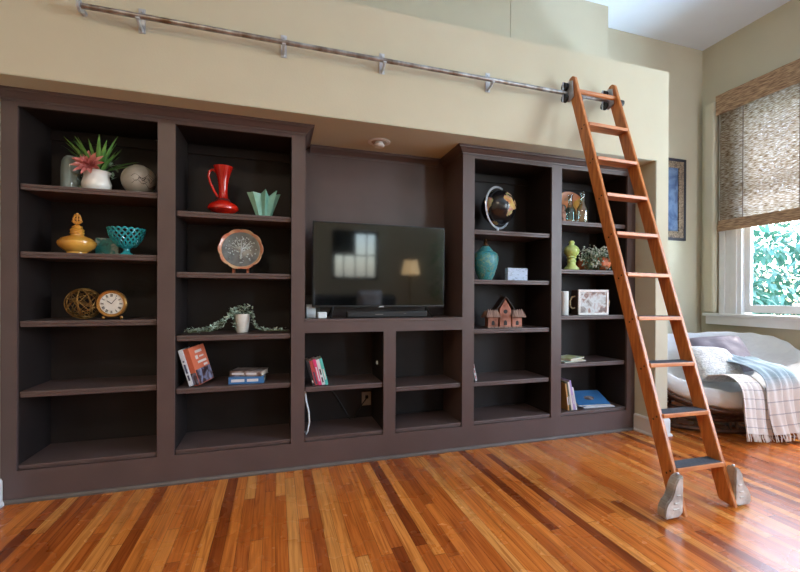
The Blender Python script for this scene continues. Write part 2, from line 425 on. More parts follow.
# ------------------------------------------------------------------ mesh helpers
class MB:
    def __init__(self):
        self.bm = bmesh.new()
        self.curved = False

    def _new(self, before, mtx=None):
        vs = [v for v in self.bm.verts if v not in before]
        if mtx is not None:
            bmesh.ops.transform(self.bm, matrix=mtx, verts=vs)
        return vs

    def box(self, x0, x1, y0, y1, z0, z1, bev=0., mtx=None, seg=2):
        t = bmesh.new()
        bmesh.ops.create_cube(t, size=1)
        for v in t.verts:
            v.co = Vector(((x0 + x1) / 2 + v.co.x * (x1 - x0), (y0 + y1) / 2 + v.co.y * (y1 - y0), (z0 + z1) / 2 + v.co.z * (z1 - z0)))
        if bev:
            bmesh.ops.bevel(t, geom=list(t.edges), offset=bev, segments=seg, affect='EDGES', profile=.6)
        if mtx is not None:
            t.transform(mtx)
        self.add(t)
        return self

    def add(self, t):
        me = bpy.data.meshes.new('tmp')
        t.to_mesh(me)
        t.free()
        self.bm.from_mesh(me)
        bpy.data.meshes.remove(me)

    def lathe(self, prof, seg=40, mtx=None, wob=None):
        """profile of (radius, z); closed onto the axis where radius is 0"""
        self.curved = True
        t = bmesh.new()
        rings = []
        for r, z in prof:
            if r <= 1e-6:
                rings.append([t.verts.new((0, 0, z))])
            else:
                ring = []
                for i in range(seg):
                    a = 2 * PI * i / seg
                    k = wob(a, r, z) if wob else 1
                    ring.append(t.verts.new((r * k * math.cos(a), r * k * math.sin(a), z)))
                rings.append(ring)
        for A, B in zip(rings, rings[1:]):
            for i in range(seg):
                j = (i + 1) % seg
                if len(A) == 1 and len(B) == 1:
                    continue
                if len(A) == 1:
                    t.faces.new((A[0], B[j], B[i]))
                elif len(B) == 1:
                    t.faces.new((A[i], A[j], B[0]))
                else:
                    t.faces.new((A[i], A[j], B[j], B[i]))
        bmesh.ops.recalc_face_normals(t, faces=t.faces)
        if mtx is not None:
            t.transform(mtx)
        self.add(t)
        return self

    def tube(self, pts, r, seg=8, closed=False, mtx=None, rad=None):
        self.curved = True
        t = bmesh.new()
        pts = [Vector(p) for p in pts]
        n = len(pts)
        rings = []
        up = None
        for i, p in enumerate(pts):
            a = pts[(i - 1) % n] if (closed or i > 0) else p
            b = pts[(i + 1) % n] if (closed or i < n - 1) else p
            d = (b - a).normalized()
            if up is None:
                up = d.orthogonal().normalized()
            up = (up - d * up.dot(d))
            if up.length < 1e-6:
                up = d.orthogonal()
            up.normalize()
            s = d.cross(up)
            rr = rad[i] if rad else r
            rings.append([t.verts.new(p + rr * (math.cos(2 * PI * k / seg) * up + math.sin(2 * PI * k / seg) * s)) for k in range(seg)])
        pr = list(zip(rings, rings[1:]))
        if closed:
            pr.append((rings[-1], rings[0]))
        for A, B in pr:
            for i in range(seg):
                j = (i + 1) % seg
                t.faces.new((A[i], A[j], B[j], B[i]))
        if not closed:
            t.faces.new(rings[0][::-1]); t.faces.new(rings[-1])
        bmesh.ops.recalc_face_normals(t, faces=t.faces)
        if mtx is not None:
            t.transform(mtx)
        self.add(t)
        return self

    def sphere(self, c, r, sc=(1, 1, 1), u=24, v=16, mtx=None):
        self.curved = True
        t = bmesh.new()
        bmesh.ops.create_uvsphere(t, u_segments=u, v_segments=v, radius=r)
        for x in t.verts:
            x.co = Vector((x.co.x * sc[0], x.co.y * sc[1], x.co.z * sc[2])) + Vector(c)
        if mtx is not None:
            t.transform(mtx)
        self.add(t)
        return self

    def prism(self, poly, h, mtx=None, bev=0.):
        """polygon in XY extruded along Z by h"""
        t = bmesh.new()
        b = [t.verts.new((x, y, 0)) for x, y in poly]
        tp = [t.verts.new((x, y, h)) for x, y in poly]
        n = len(poly)
        t.faces.new(b[::-1]); t.faces.new(tp)
        for i in range(n):
            j = (i + 1) % n
            t.faces.new((b[i], b[j], tp[j], tp[i]))
        bmesh.ops.recalc_face_normals(t, faces=t.faces)
        if bev:
            bmesh.ops.bevel(t, geom=list(t.edges), offset=bev, segments=2, affect='EDGES')
        if mtx is not None:
            t.transform(mtx)
        self.add(t)
        return self

    def sweep(self, path, prof):
        """moulding: profile of (offset to the right of the path, z) mitred along an XY path"""
        t = bmesh.new()
        P = [Vector((x, y)) for x, y in path]
        rings = []
        for i, p in enumerate(P):
            ns = []
            if i > 0:
                d = (p - P[i - 1]).normalized(); ns.append(Vector((d.y, -d.x)))
            if i < len(P) - 1:
                d = (P[i + 1] - p).normalized(); ns.append(Vector((d.y, -d.x)))
            if len(ns) == 2:
                b = (ns[0] + ns[1]).normalized()
                n = b / b.dot(ns[0])
            else:
                n = ns[0]
            rings.append([t.verts.new((p.x + n.x * o, p.y + n.y * o, z)) for o, z in prof])
        k = len(prof)
        for A, B in zip(rings, rings[1:]):
            for i in range(k):
                j = (i + 1) % k
                t.faces.new((A[i], A[j], B[j], B[i]))
        t.faces.new(rings[0]); t.faces.new(rings[-1][::-1])
        bmesh.ops.recalc_face_normals(t, faces=t.faces)
        self.add(t)
        return self

    def grid(self, fn, nu, nv, thick=0., uv=True):
        """surface fn(u, v) -> point; optionally thickened"""
        self.curved = True
        t = bmesh.new()
        ul = t.loops.layers.uv.new('UVMap')
        g = [[t.verts.new(fn(i / nu, j / nv)) for j in range(nv + 1)] for i in range(nu + 1)]
        for i in range(nu):
            for j in range(nv):
                f = t.faces.new((g[i][j], g[i + 1][j], g[i + 1][j + 1], g[i][j + 1]))
                for lp, (a, b) in zip(f.loops, ((i, j), (i + 1, j), (i + 1, j + 1), (i, j + 1))):
                    lp[ul].uv = (a / nu, b / nv)
        if thick:
            bmesh.ops.recalc_face_normals(t, faces=t.faces)
            bmesh.ops.solidify(t, geom=list(t.faces), thickness=thick)
        self.add(t)
        return self

    def leaf(self, base, direction, length, width, bend=.2, up=Vector((0, 0, 1)), fold=.15):
        d = Vector(direction).normalized()
        s = d.cross(up)
        if s.length < 1e-4:
            s = d.orthogonal()
        s.normalize()
        n = s.cross(d)
        bm = self.bm
        L, Cc, R = [], [], []
        prof = ((0, .12), (.3, .85), (.6, .8), (.85, .4), (1, .02))
        for f, w in prof:
            c = Vector(base) + d * length * f - n * (bend * length * f * f)
            L.append(bm.verts.new(c + s * width * w * .5 + n * width * fold * w))
            Cc.append(bm.verts.new(c))
            R.append(bm.verts.new(c - s * width * w * .5 + n * width * fold * w))
        for i in range(len(prof) - 1):
            bm.faces.new((L[i], Cc[i], Cc[i + 1], L[i + 1]))
            bm.faces.new((Cc[i], R[i], R[i + 1], Cc[i + 1]))
        return self

    def build(self, name, m, parent=None, loc=None, rot=None, smooth=38):
        me = bpy.data.meshes.new(name)
        self.bm.to_mesh(me)
        self.bm.free()
        for mm in (m if isinstance(m, (list, tuple)) else [m]):
            me.materials.append(mm)
        if smooth and (self.curved or smooth != 38):
            me.polygons.foreach_set('use_smooth', [True] * len(me.polygons))
            try:
                me.set_sharp_from_angle(angle=math.radians(smooth))
            except Exception:
                pass
        o = bpy.data.objects.new(name, me)
        COL.objects.link(o)
        if parent is not None:
            o.parent = parent
        if loc is not None:
            o.location = loc
        if rot is not None:
            o.rotation_euler = rot
        return o


def T(x=0, y=0, z=0):
    return Matrix.Translation((x, y, z))


def RX(a):
    return Matrix.Rotation(a, 4, 'X')


def RY(a):
    return Matrix.Rotation(a, 4, 'Y')


def RZ(a):
    return Matrix.Rotation(a, 4, 'Z')


def tag(o, label, cat, group=None, kind=None):
    o['label'] = label
    o['category'] = cat
    if group:
        o['group'] = group
    if kind:
        o['kind'] = kind
    return o


def thing(name, label, cat, loc=(0, 0, 0), rot=(0, 0, 0), group=None):
    o = bpy.data.objects.new(name, None)
    o.empty_display_size = .05
    COL.objects.link(o)
    o.location = loc
    o.rotation_euler = rot
    return tag(o, label, cat, group)


def struct(name, mb, m, parent=None, smooth=38):
    o = mb.build(name, m, parent, smooth=smooth)
    o['kind'] = 'structure'
    return o


def bx(*a, **k):
    return MB().box(*a, **k)


def hollow(outer, wall=.006):
    """outer profile from the foot up to the lip, turned back inside to make a vessel"""
    p = [(0, outer[0][1])] + list(outer)
    inner = [(max(r - wall, .002), z) for r, z in outer[::-1]]
    inner = [q for q in inner if q[1] > outer[0][1] + wall]
    return p + inner + [(0, outer[0][1] + wall)]


# ------------------------------------------------------------------ the setting
XL, XR, YB, YR, ZC = -3.2, 4.79, .73, -6.6, 4.12
YW, ZS, ZT = -.22, 2.367, 3.14          # face of the bulkhead, its soffit, its top ledge
struct('floor', bx(XL - .2, XR + .2, YR - .2, YB + .2, -.06, 0), MT['floor'])
struct('ceiling', bx(XL - .2, XR + .2, YR - .2, YB + .2, ZC, ZC + .06), MT['ceiling'])
struct('wall_back', bx(XL - .2, XR + .2, YB, YB + .12, 0, ZC), MT['wall'])
struct('wall_left', bx(XL - .12, XL, YR, YB, 0, ZC), MT['wall'])
w = MB()                                  # deep bulkhead over the bookcase with its two end piers
w.box(XL, 3.21, YW, .45, ZS, ZT)
w.box(3.078, 3.21, YW, YB, 0, ZS)
w.box(XL, -1.49, YW, YB, 0, ZS)
struct('wall_bulkhead', w, MT['wall'], smooth=0)
w = MB()                                  # lining of the recess: soffit and end reveal, wall paint lightened against the shade
w.box(-1.489, 3.077, YW + .003, .45, ZS - .003, ZS - .0005)
w.box(3.0745, 3.0775, YW + .003, .45, 0, ZS - .003)
struct('trim_1', w, MT['reveal'], smooth=0)
w = MB()                                  # taller chase behind the bulkhead, up to the ceiling
w.box(2.05, 3.16, .45, YB, ZT, ZC)
w.box(XL, 2.05, .456, YB, ZT, ZC)
struct('wall_upper', w, MT['wall'], smooth=0)


def wall_x(name, x0, x1, holes, m):
    """wall across X with rectangular holes (y0, y1, z0, z1)"""
    mb = MB()
    ys = sorted({YR, YB} | {h[0] for h in holes} | {h[1] for h in holes})
    for a, b in zip(ys, ys[1:]):
        hs = [h for h in holes if h[0] <= a + 1e-6 and h[1] >= b - 1e-6]
        if hs:
            mb.box(x0, x1, a, b, 0, hs[0][2]); mb.box(x0, x1, a, b, hs[0][3], ZC)
        else:
            mb.box(x0, x1, a, b, 0, ZC)
    return struct(name, mb, m, smooth=0)


H1 = (-1.05, .28, 1.015, 3.25)
H2 = (-4.1, -2.2, .85, 3.4)
wall_x('wall_right', XR, XR + .16, [H1, H2], MT['wall'])
H3 = (1.2, 2.25, 1.29, 2.4)
H4 = (3.98, 4.70, .9, 3.3)
w = MB()
for a, b in zip((XL, H3[0], H3[1], H4[0], H4[1]), (H3[0], H3[1], H4[0], H4[1], XR)):
    if a in (H3[0], H4[0]):
        hh = H3 if a == H3[0] else H4
        w.box(a, b, YR - .16, YR, 0, hh[2]); w.box(a, b, YR - .16, YR, hh[3], ZC)
    else:
        w.box(a, b, YR - .16, YR, 0, ZC)
struct('wall_rear', w, MT['wall'], smooth=0)


def window_side(name, H, trim, cols=1):
    """double-hung window in the right wall"""
    y0, y1, z0, z1 = H
    r = bpy.data.objects.new(name, None); COL.objects.link(r); r['kind'] = 'structure'
    m = MB()
    m.box(XR - .02, XR + .14, y0 - .001, y0 + .03, z0, z1)
    m.box(XR - .02, XR + .14, y1 - .03, y1 + .001, z0, z1)
    m.box(XR + .0, XR + .14, y0, y1, z1 - .03, z1)
    m.build('window_frame', MT['white'], r)
    for (za, zb, dx) in ((z0 + .02, (z0 + z1) / 2 + .04, .03), ((z0 + z1) / 2 - .04, z1 - .03, .075)):
        s = MB()
        a, b = y0 + .03, y1 - .03
        s.box(XR + dx, XR + dx + .04, a, a + .06, za, zb, .004)
        s.box(XR + dx, XR + dx + .04, b - .06, b, za, zb, .004)
        s.box(XR + dx, XR + dx + .04, a + .06, b - .06, za, za + .08, .004)
        s.box(XR + dx, XR + dx + .04, a + .06, b - .06, zb - .08, zb, .004)
        sash = s.build('sash', MT['white'], r)
        bx(XR + dx + .017, XR + dx + .022, a + .055, b - .055, za + .075, zb - .075).build('pane', MT['pane'], sash)
    m = MB()
    for (a, b) in ((y1, y1 + .22), (y0 - .22, y0)):
        m.box(XR - .022, XR - .001, a, b, z0 - .002, z1 + .16, .003)
        m.box(XR - .034, XR - .02, a + .015, a + .075, z0, z1 + .14, .005)
        m.box(XR - .034, XR - .02, b - .075, b - .015, z0, z1 + .14, .005)
    m.box(XR - .022, XR - .001, y0, y1, z1, z1 + .16, .003)
    m.build('casing', MT['white'], r)
    bx(XR - .10, XR + .03, y0 - .36, y1 + .36, z0 - .032, z0, .006).build('sill', MT['white'], r)
    bx(XR - .075, XR - .001, y0 - .33, y1 + .335, z0 - .125, z0 - .032, .004).build('apron', MT['white'], r)
    return r


window_side('window_1', H1, True)
window_side('window_2', H2, True)
r = bpy.data.objects.new('window_3', None); COL.objects.link(r); r['kind'] = 'structure'
m = MB()
m.box(H3[0], H3[0] + .06, YR - .1, YR + .02, H3[2], H3[3]); m.box(H3[1] - .06, H3[1], YR - .1, YR + .02, H3[2], H3[3])
m.box(H3[0], H3[1], YR - .1, YR + .02, H3[2], H3[2] + .06); m.box(H3[0], H3[1], YR - .1, YR + .02, H3[3] - .06, H3[3])
m.build('window_frame', MT['black'], r)
m = MB()
m.box(H3[0] + .06, (H3[0] + H3[1]) / 2, YR - .05, YR - .035, (H3[2] + H3[3]) / 2 + .02, H3[3] - .06)
for i in (1, 2, 3):
    x = H3[0] + (H3[1] - H3[0]) * i / 4
    m.box(x - .012, x + .012, YR - .06, YR - .03, H3[2], H3[3])
z = (H3[2] + H3[3]) / 2
m.box(H3[0], H3[1], YR - .06, YR - .03, z - .012, z + .012)
m.build('muntins', MT['black'], r)
bx(H3[0], H3[1], YR - .09, YR - .085, H3[2], H3[3]).build('pane', MT['pane'], r)

r = bpy.data.objects.new('window_added', None); COL.objects.link(r); r['kind'] = 'structure'  # unseen window, added so extra light reaches the back wall
m = MB()
m.box(H4[0], H4[0] + .05, YR - .1, YR + .02, H4[2], H4[3]); m.box(H4[1] - .05, H4[1], YR - .1, YR + .02, H4[2], H4[3])
m.box(H4[0], H4[1], YR - .1, YR + .02, H4[2], H4[2] + .06); m.box(H4[0], H4[1], YR - .1, YR + .02, H4[3] - .06, H4[3])
m.box(H4[0], H4[1], YR - .1, YR - .02, 2.06, 2.12)
m.build('window_frame', MT['white'], r)
bx(H4[0], H4[1], YR - .075, YR - .07, H4[2], H4[3]).build('pane', MT['pane'], r)


def baseboard(name, path):
    mb = MB().sweep(path, [(0, .0), (.03, .0), (.03, .012), (.022, .022), (.017, .024), (.017, .135), (.011, .15), (0, .152)])
    return struct(name, mb, MT['white'])


baseboard('baseboard_pier', [(3.0745, -.004), (3.0745, YW), (3.21, YW), (3.21, YB - .02)][::1])
baseboard('baseboard_back', [(3.23, YB), (XR, YB)])
baseboard('baseboard_right', [(XR, YB - .02), (XR, YR)])
baseboard('baseboard_left', [(-3.18, YW), (-1.49, YW), (-1.49, -.004)])
struct('trim_2', bx(XR - .085, XR - .0005, .515, .655, 1.015, 3.43, .035, seg=4), MT['wall'])


# ------------------------------------------------------------------ built-in bookcases
def opening_shell(mb, x0, x1, z1=2.30):
    """inner side panels of one opening"""
    mb.box(x0 - .02, x0, .02, .40, .18, z1)
    mb.box(x1, x1 + .02, .02, .40, .18, z1)


def shelf(parent, x0, x1, ztop, y0=.018, th=.036):
    mb = MB()
    mb.box(x0 + .001, x1 - .001, y0 + .012, .397, ztop - th + .006, ztop - .001)
    # rounded, grooved front edge
    mb.box(x0 + .006, x1 - .006, y0, y0 + .02, ztop - .019, ztop, .005)
    mb.box(x0 + .006, x1 - .006, y0 + .004, y0 + .02, ztop - th, ztop - .018, .005)
    return mb.build('shelf', MT['cab'], parent)


CROWN = [(0, 2.306), (.007, 2.306), (.008, 2.318), (.016, 2.322), (.024, 2.332), (.036, 2.344), (.046, 2.348), (.048, 2.356), (.057, 2.358), (.058, 2.3655), (0, 2.3655)]


def bookcase(name, label, x0, x1, opens, shelves, crown_path):
    t = thing(name, label, 'bookcase', (0, 0, 0))
    # face frame
    mb = MB()
    edges = [x0] + [v for o in opens for v in o] + [x1]
    for a, b in zip(edges[0::2], edges[1::2]):
        mb.box(a, b, 0, .022, .183, 2.281)
    mb.box(x0, x1, 0, .022, 2.281, 2.345)
    mb.box(x0, x1, 0, .022, .02, .183)
    mb.build('face_frame', MT['cab'], t)
    for (a, b) in opens:
        s = MB(); opening_shell(s, a, b); s.build('side_panel', MT['cab_shaded'], t)
        s = MB(); s.box(a - .02, b + .02, .40, .415, .15, 2.345); s.build('back_panel', MT['cab_shaded'], t)
        s = MB(); s.box(a, b, .022, .40, 2.29, 2.31); s.build('top_panel', MT['cab_shaded'], t)
        s = MB(); s.box(a + .001, b - .001, .38, .40, 2.215, 2.275, .004); s.build('cleat', MT['cab_shaded'], t)
        shelf(t, a, b, .212, y0=.008, th=.028)
        for z in shelves:
            shelf(t, a, b, z)
    bx(x0, x0 + .02, .022, .415, .02, 2.345).build('end_panel', MT['cab'], t)
    bx(x1 - .02, x1, .022, .415, .02, 2.345).build('end_panel', MT['cab'], t)
    MB().sweep(crown_path, CROWN).build('crown_moulding', MT['cab'], t)
    MB().sweep([(x0, 0), (x1, 0)], [(0, .0005), (.017, .0005), (.017, .012), (.010, .022), (0, .024)]).build('shoe_moulding', MT['shoe'], t)
    return t


A0, A1, B0, B1 = -1.412, -.706, -.608, .098
D0, D1, E0, E1 = 1.475, 2.187, 2.285, 2.981
BL0, BL1, BR0, BR1 = -1.486, .188, 1.375, 3.071
bookcase('built_in_bookcase', 'dark brown built-in bookcase left of the television, holding the red jug and the yellow jar', BL0, BL1,
         [(A0, A1), (B0, B1)], [], [(BL0, 0), (BL1, 0), (BL1, .395)])
lb = bpy.data.objects['built_in_bookcase']
for z in (1.842, 1.448, 1.044, .634):
    shelf(lb, A0, A1, z)
for z in (1.738, 1.346, .938, .600):
    shelf(lb, B0, B1, z)
rb = bookcase('built_in_bookcase', 'dark brown built-in bookcase right of the television, behind the wooden ladder', BR0, BR1,
              [(D0, D1), (E0, E1)], [], [(BR0, .395), (BR0, 0), (BR1, 0)])
for z in (1.727, 1.331, .937, .517):
    shelf(rb, D0, D1, z)
for z in (1.845, 1.431, 1.035, .626):
    shelf(rb, E0, E1, z)

mc = thing('media_cabinet', 'low dark brown media cabinet with open cubbies under the television', 'cabinet')
C0, C1a, C1b, C2 = BL1, .748, .839, BR0
mb = MB()
mb.box(C0, C2, 0, .022, .938, 1.02)
mb.box(C1a, C1b, 0, .022, .183, .938)
mb.box(C0, C2, 0, .022, .02, .183)
mb.build('face_frame', MT['cab'], mc)
bx(C0, C2, -.004, .40, 1.012, 1.034, .004).build('cabinet_top', MT['cab'], mc)
bx(C0, C2, .40, .415, 1.03, 2.3655).build('alcove_panel', MT['cab'], mc)
bx(C0, C2, .40, .415, .15, 1.03).build('back_panel', MT['cab_shaded'], mc)
bx(C1a - .0, C1b, .022, .40, .183, 1.01).build('divider', MT['cab_shaded'], mc)
shelf(mc, C0, C1a, .212, y0=.008, th=.028)
shelf(mc, C1b, C2, .212, y0=.008, th=.028)
shelf(mc, C0, C1a, .560)
shelf(mc, C1b, C2, .520)
MB().sweep([(C0 + .06, .40), (C2 - .06, .40)], CROWN).build('crown_moulding', MT['cab'], mc)
MB().sweep([(C0, 0), (C2, 0)], [(0, .0005), (.017, .0005), (.017, .012), (.010, .022), (0, .024)]).build('shoe_moulding', MT['shoe'], mc)

# ------------------------------------------------------------------ recessed light in the soffit
t = thing('recessed_light', 'round white recessed downlight in the soffit above the television', 'ceiling light', (.734, .12, ZS - .003))
MB().lathe([(.058, -.001), (.085, -.0005), (.085, -.006), (.078, -.009), (.062, -.007), (.058, -.001)], 48).build('trim_ring', MT['white'], t)
MB().lathe([(.0, -.001), (.058, -.001), (.058, -.003), (0, -.003)], 40).build('reflector', MT['outlet'], t)
MB().lathe([(0, -.003), (.028, -.003), (.032, -.012), (.040, -.024), (.040, -.034), (.034, -.040), (0, -.042)], 32).build('bulb', MT['bulb'], t)

# ------------------------------------------------------------------ ladder rail on the bulkhead
t = thing('ladder_rail', 'long worn steel pipe rail running across the beige wall above the bookcase', 'rail', (0, -.30, 2.753))
MB().tube([(-1.0, 0, 0), (2.60, 0, 0)], .015, 16).build('pipe', MT['pipe'], t)
e = MB().tube([(-1.012, 0, 0), (-1.0, 0, 0)], .034, 20)
e.tube([(-1.012, .0, 0), (-1.012, .08, 0)], .014, 12)
e.build('end_flange', MT['steel'], t)
MB().tube([(2.60, 0, 0), (2.635, 0, 0)], .024, 16).build('end_stop', MT['rubber'], t)
for x in (-.735, .04, .673, 1.469, 2.253):
    e = MB()
    e.box(x - .018, x + .018, .072, .0795, -.055, .085, .003)
    e.tube([(x, .075, -.04), (x, .02, -.034), (x, -.004, -.018)], .009, 10)
    e.box(x - .011, x + .011, -.018, .012, -.022, -.012, .003)
    e.sphere((x, .071, .066), .006, u=10, v=6); e.sphere((x, .071, -.046), .006, u=10, v=6)
    e.build('bracket', MT['steel'], t)

# ------------------------------------------------------------------ rolling ladder
LT = math.atan(.99 / 2.87)
lad = thing('rolling_ladder', 'tall honey pine library ladder leaning on the steel rail in front of the right bookcase', 'ladder', (2.281, -1.35, .0), (0, math.radians(.75), 0))
# ladder frame: u along the stiles, n out of the front
LM = RX(-LT)
HW, TH, DP, LEN = .199, .027, .088, 3.045
for s in (-1, 1):
    poly = [(-DP, .058), (0, .012), (0, LEN - .03), (-.02, LEN - .004), (-.045, LEN), (-DP + .012, LEN - .014), (-DP, LEN - .05)]
    mb = MB()
    x0 = s * HW if s < 0 else HW - TH
    mb.prism([(-p[0], p[1]) for p in poly], TH, bev=.004)
    # prism axes: (depth back, along, thickness) -> world
    R = Matrix(((0, 0, 1, x0), (1, 0, 0, 0), (0, 1, 0, 0), (0, 0, 0, 1)))
    mb.bm.transform(LM @ R)
    st = mb.build('stile', MT['wood'], lad)
    for i in range(9):
        u = (.245 + .277 * i) / math.cos(LT) - .004
        for d in (.022, .05):
            MB().sphere((x0 if s < 0 else x0 + TH, d, u - d * .35), .0065, (.5, 1, 1), 10, 6, mtx=LM).build('screw', MT['bronze'], st)
tl = math.tan(LT)
for i in range(9):
    z = .245 + .277 * i
    y = tl * z
    mb = MB()
    mb.box(-HW + TH - .004, HW - TH + .004, y - .012, y + .094, z - .024, z, .004)
    tr = mb.build('tread', MT['tread'], lad)
    if i < 9:
        bx(-HW + TH + .002, HW - TH - .002, y - .002, y + .088, z - .001, z + .0022, .001).build('grip_pad', MT['pad'], tr)
yz = 2.745
MB().tube([(-HW + .004, tl * yz + .035, yz), (HW - .004, tl * yz + .035, yz)], .0175, 16).build('rung', MT['tread'], lad)
# roller carriages on the rail (rail is at world y -.30, z 2.753)
RYL, RZL = -.30 + 1.35, 2.753
for s in (-1, 1):
    xo = s * (HW - TH) if s > 0 else -HW
    xa = (-HW - .012) if s < 0 else (HW - TH - .012)
    c = MB()
    c.prism([(RYL - .075, RZL - .055), (RYL - .02, RZL - .08), (RYL + .012, RZL - .06), (RYL + .014, RZL + .06), (RYL - .02, RZL + .085), (RYL - .06, RZL + .07)],
            .008, mtx=Matrix(((0, 0, 1, xa), (1, 0, 0, 0), (0, 1, 0, 0), (0, 0, 0, 1))), bev=.002)
    car = c.build('roller_plate', MT['steel'], lad)
    for dz in (.045, -.045):
        wv = MB().lathe([(0, -.014), (.029, -.014), (.030, -.009), (.022, -.002), (.022, .002), (.030, .009), (.029, .014), (0, .014)], 24, mtx=T(xa - .02, RYL, RZL + dz) @ RY(PI / 2))
        wv.build('roller_wheel', MT['rubber'], car)
        MB().tube([(xa - .042, RYL, RZL + dz), (xa + .004, RYL, RZL + dz)], .008, 10).build('axle', MT['chrome'], car)
    c = MB()
    c.tube([(xa - .038, RYL, RZL - .075), (xa - .038, RYL, RZL + .075)], .006, 8)
    c.build('guard_strap', MT['chrome'], car)
# floor wheels roll along the bookcase; cast covers stick out from the sides of the stiles
for s in (-1, 1):
    pts = [(-.004, .03), (.025, .012), (.112, .010), (.124, .028), (.122, .066), (.104, .098), (.078, .122), (.064, .152), (.052, .192), (.030, .222), (-.004, .234)]
    c = MB().prism(pts, .056, bev=.006, mtx=Matrix(((s, 0, 0, s * HW), (0, 0, 1, .018), (0, 1, 0, 0), (0, 0, 0, 1))))
    cov = c.build('wheel_cover', MT['nickel'], lad)
    f = MB()
    for (o0, z0, o1, z1) in ((.03, .06, .07, .06), (.03, .09, .06, .09), (.02, .13, .045, .13)):
        f.tube([(s * (HW + o0), .0172, z0), (s * (HW + o1), .0172, z1)], .004, 8)
    f.build('cast_ribs', MT['nickel'], cov)
    MB().lathe([(0, -.014), (.044, -.014), (.048, -.009), (.048, .009), (.044, .014), (0, .014)], 32, mtx=T(s * (HW + .052), .046, .0485) @ RX(PI / 2)).build('floor_wheel', MT['rubber'], cov)
    MB().sphere((s * (HW + .012), .046, .236), .010, (1, 1, .7), 12, 8).build('bolt', MT['steel'], cov)

# ------------------------------------------------------------------ left bookcase, first column
EPS = .0006


def circle(r, n=40, z=0.):
    return [(r * math.cos(2 * PI * i / n), r * math.sin(2 * PI * i / n), z) for i in range(n)]


zA = (1.842 + EPS, 1.448 + EPS, 1.044 + EPS)
o = MB().lathe(hollow([(.046, 0), (.050, .01), (.051, .06), (.050, .15), (.046, .19), (.036, .214), (.027, .222), (.026, .226)], .006), 40,
               wob=lambda a, r, z: 1 + .012 * math.cos(10 * a)).build('glass_vase', MT['glass_grey'], loc=(-1.232, .20, zA[0]))
tag(o, 'smoky grey glass vase beside the potted pink succulent', 'vase')

t = thing('potted_plant', 'white porcelain pot with a pink succulent and spiky green leaves', 'plant', (-1.08, .16, zA[0]))
MB().lathe(hollow([(.058, 0), (.062, .004), (.078, .03), (.080, .055), (.070, .088), (.066, .104), (.072, .124), (.078, .132)], .006), 48).build('pot', MT['porcelain'], t)
MB().lathe([(0, .108), (.06, .108), (.062, .112), (0, .118)], 24).build('soil', MT['bark'], t)
f = MB()
random.seed(3)
for k in range(26):
    a = random.uniform(0, 2 * PI)
    el = random.uniform(.7, 1.4)
    f.leaf((.02 * math.cos(a), .02 + .02 * math.sin(a), .12), (math.cos(a) * math.cos(el), math.sin(a) * math.cos(el) + .05, math.sin(el)), random.uniform(.17, .27), .030, .15)
f.leaf((.03, .02, .13), (.75, -.1, .55), .22, .032, .25)
f.leaf((.03, .0, .13), (.9, -.2, .32), .22, .026, .1)
f.leaf((-.02, .02, .13), (-.6, .1, .8), .25, .028, .2)
f.build('foliage', MT['leaf'], t)
f = MB()
for k in range(26):
    a = random.uniform(-.6, .6) if k % 2 else random.uniform(2.6, 3.4)
    p = Vector((.07 * math.cos(a) + random.uniform(0, .05) * (1 if k % 2 else -1), .0 + .05 * math.sin(a), .10 + random.uniform(-.06, .10)))
    f.leaf(p, (random.uniform(-1, 1), random.uniform(-1, .2), random.uniform(-.3, 1)), .035, .02, .2)
f.build('filler_leaves', MT['pale_leaf'], t)
f = MB()
c = Vector((-.018, -.055, .158))
nrm = Vector((-.15, -.88, .42)).normalized()
u = nrm.orthogonal().normalized(); v = nrm.cross(u)
for ring, (n, ln, tilt, wd) in enumerate(((11, .10, .18, .036), (9, .08, .5, .034), (7, .052, .95, .026), (4, .026, 1.3, .014))):
    for k in range(n):
        a = 2 * PI * (k + .5 * ring) / n
        d = (u * math.cos(a) + v * math.sin(a)) * math.cos(tilt) + nrm * math.sin(tilt)
        f.leaf(c + nrm * .006 * ring, d, ln, wd, -.12, up=nrm, fold=.3)
f.build('succulent', MT['pink'], t)

t = thing('round_vase', 'squat round greige stoneware vase with thin dark line drawing, right end of top shelf', 'vase', (-.848, .16, zA[0]))
ball = lambda a: None
prof = [(.048, 0), (.056, .003)] + [(.0995 * math.cos(b), .098 + .098 * math.sin(b)) for b in [(-.95 + i * .13) for i in range(18)]]
prof = [p for p in prof if p[1] >= 0 and p[0] > .032] + [(.034, .190), (.033, .193)]
MB().lathe(hollow(prof, .005), 48).build('body', MT['stone'], t)
f = MB()
random.seed(11)
for k in range(9):
    a0 = -1.75 + random.uniform(-.1, .95); h0 = random.uniform(.05, .12)
    pts = []
    for i in range(10):
        a = a0 + .05 * i * (1 + .2 * k % 3); zz = h0 + .012 * math.sin(i * .9 + k)
        rr = math.sqrt(max(.0995 ** 2 - (zz - .098) ** 2, 0)) + .0006
        pts.append((rr * math.cos(a), rr * math.sin(a), zz))
    f.tube(pts, .0013, 5)
f.build('line_drawing', MT['ink'], t)

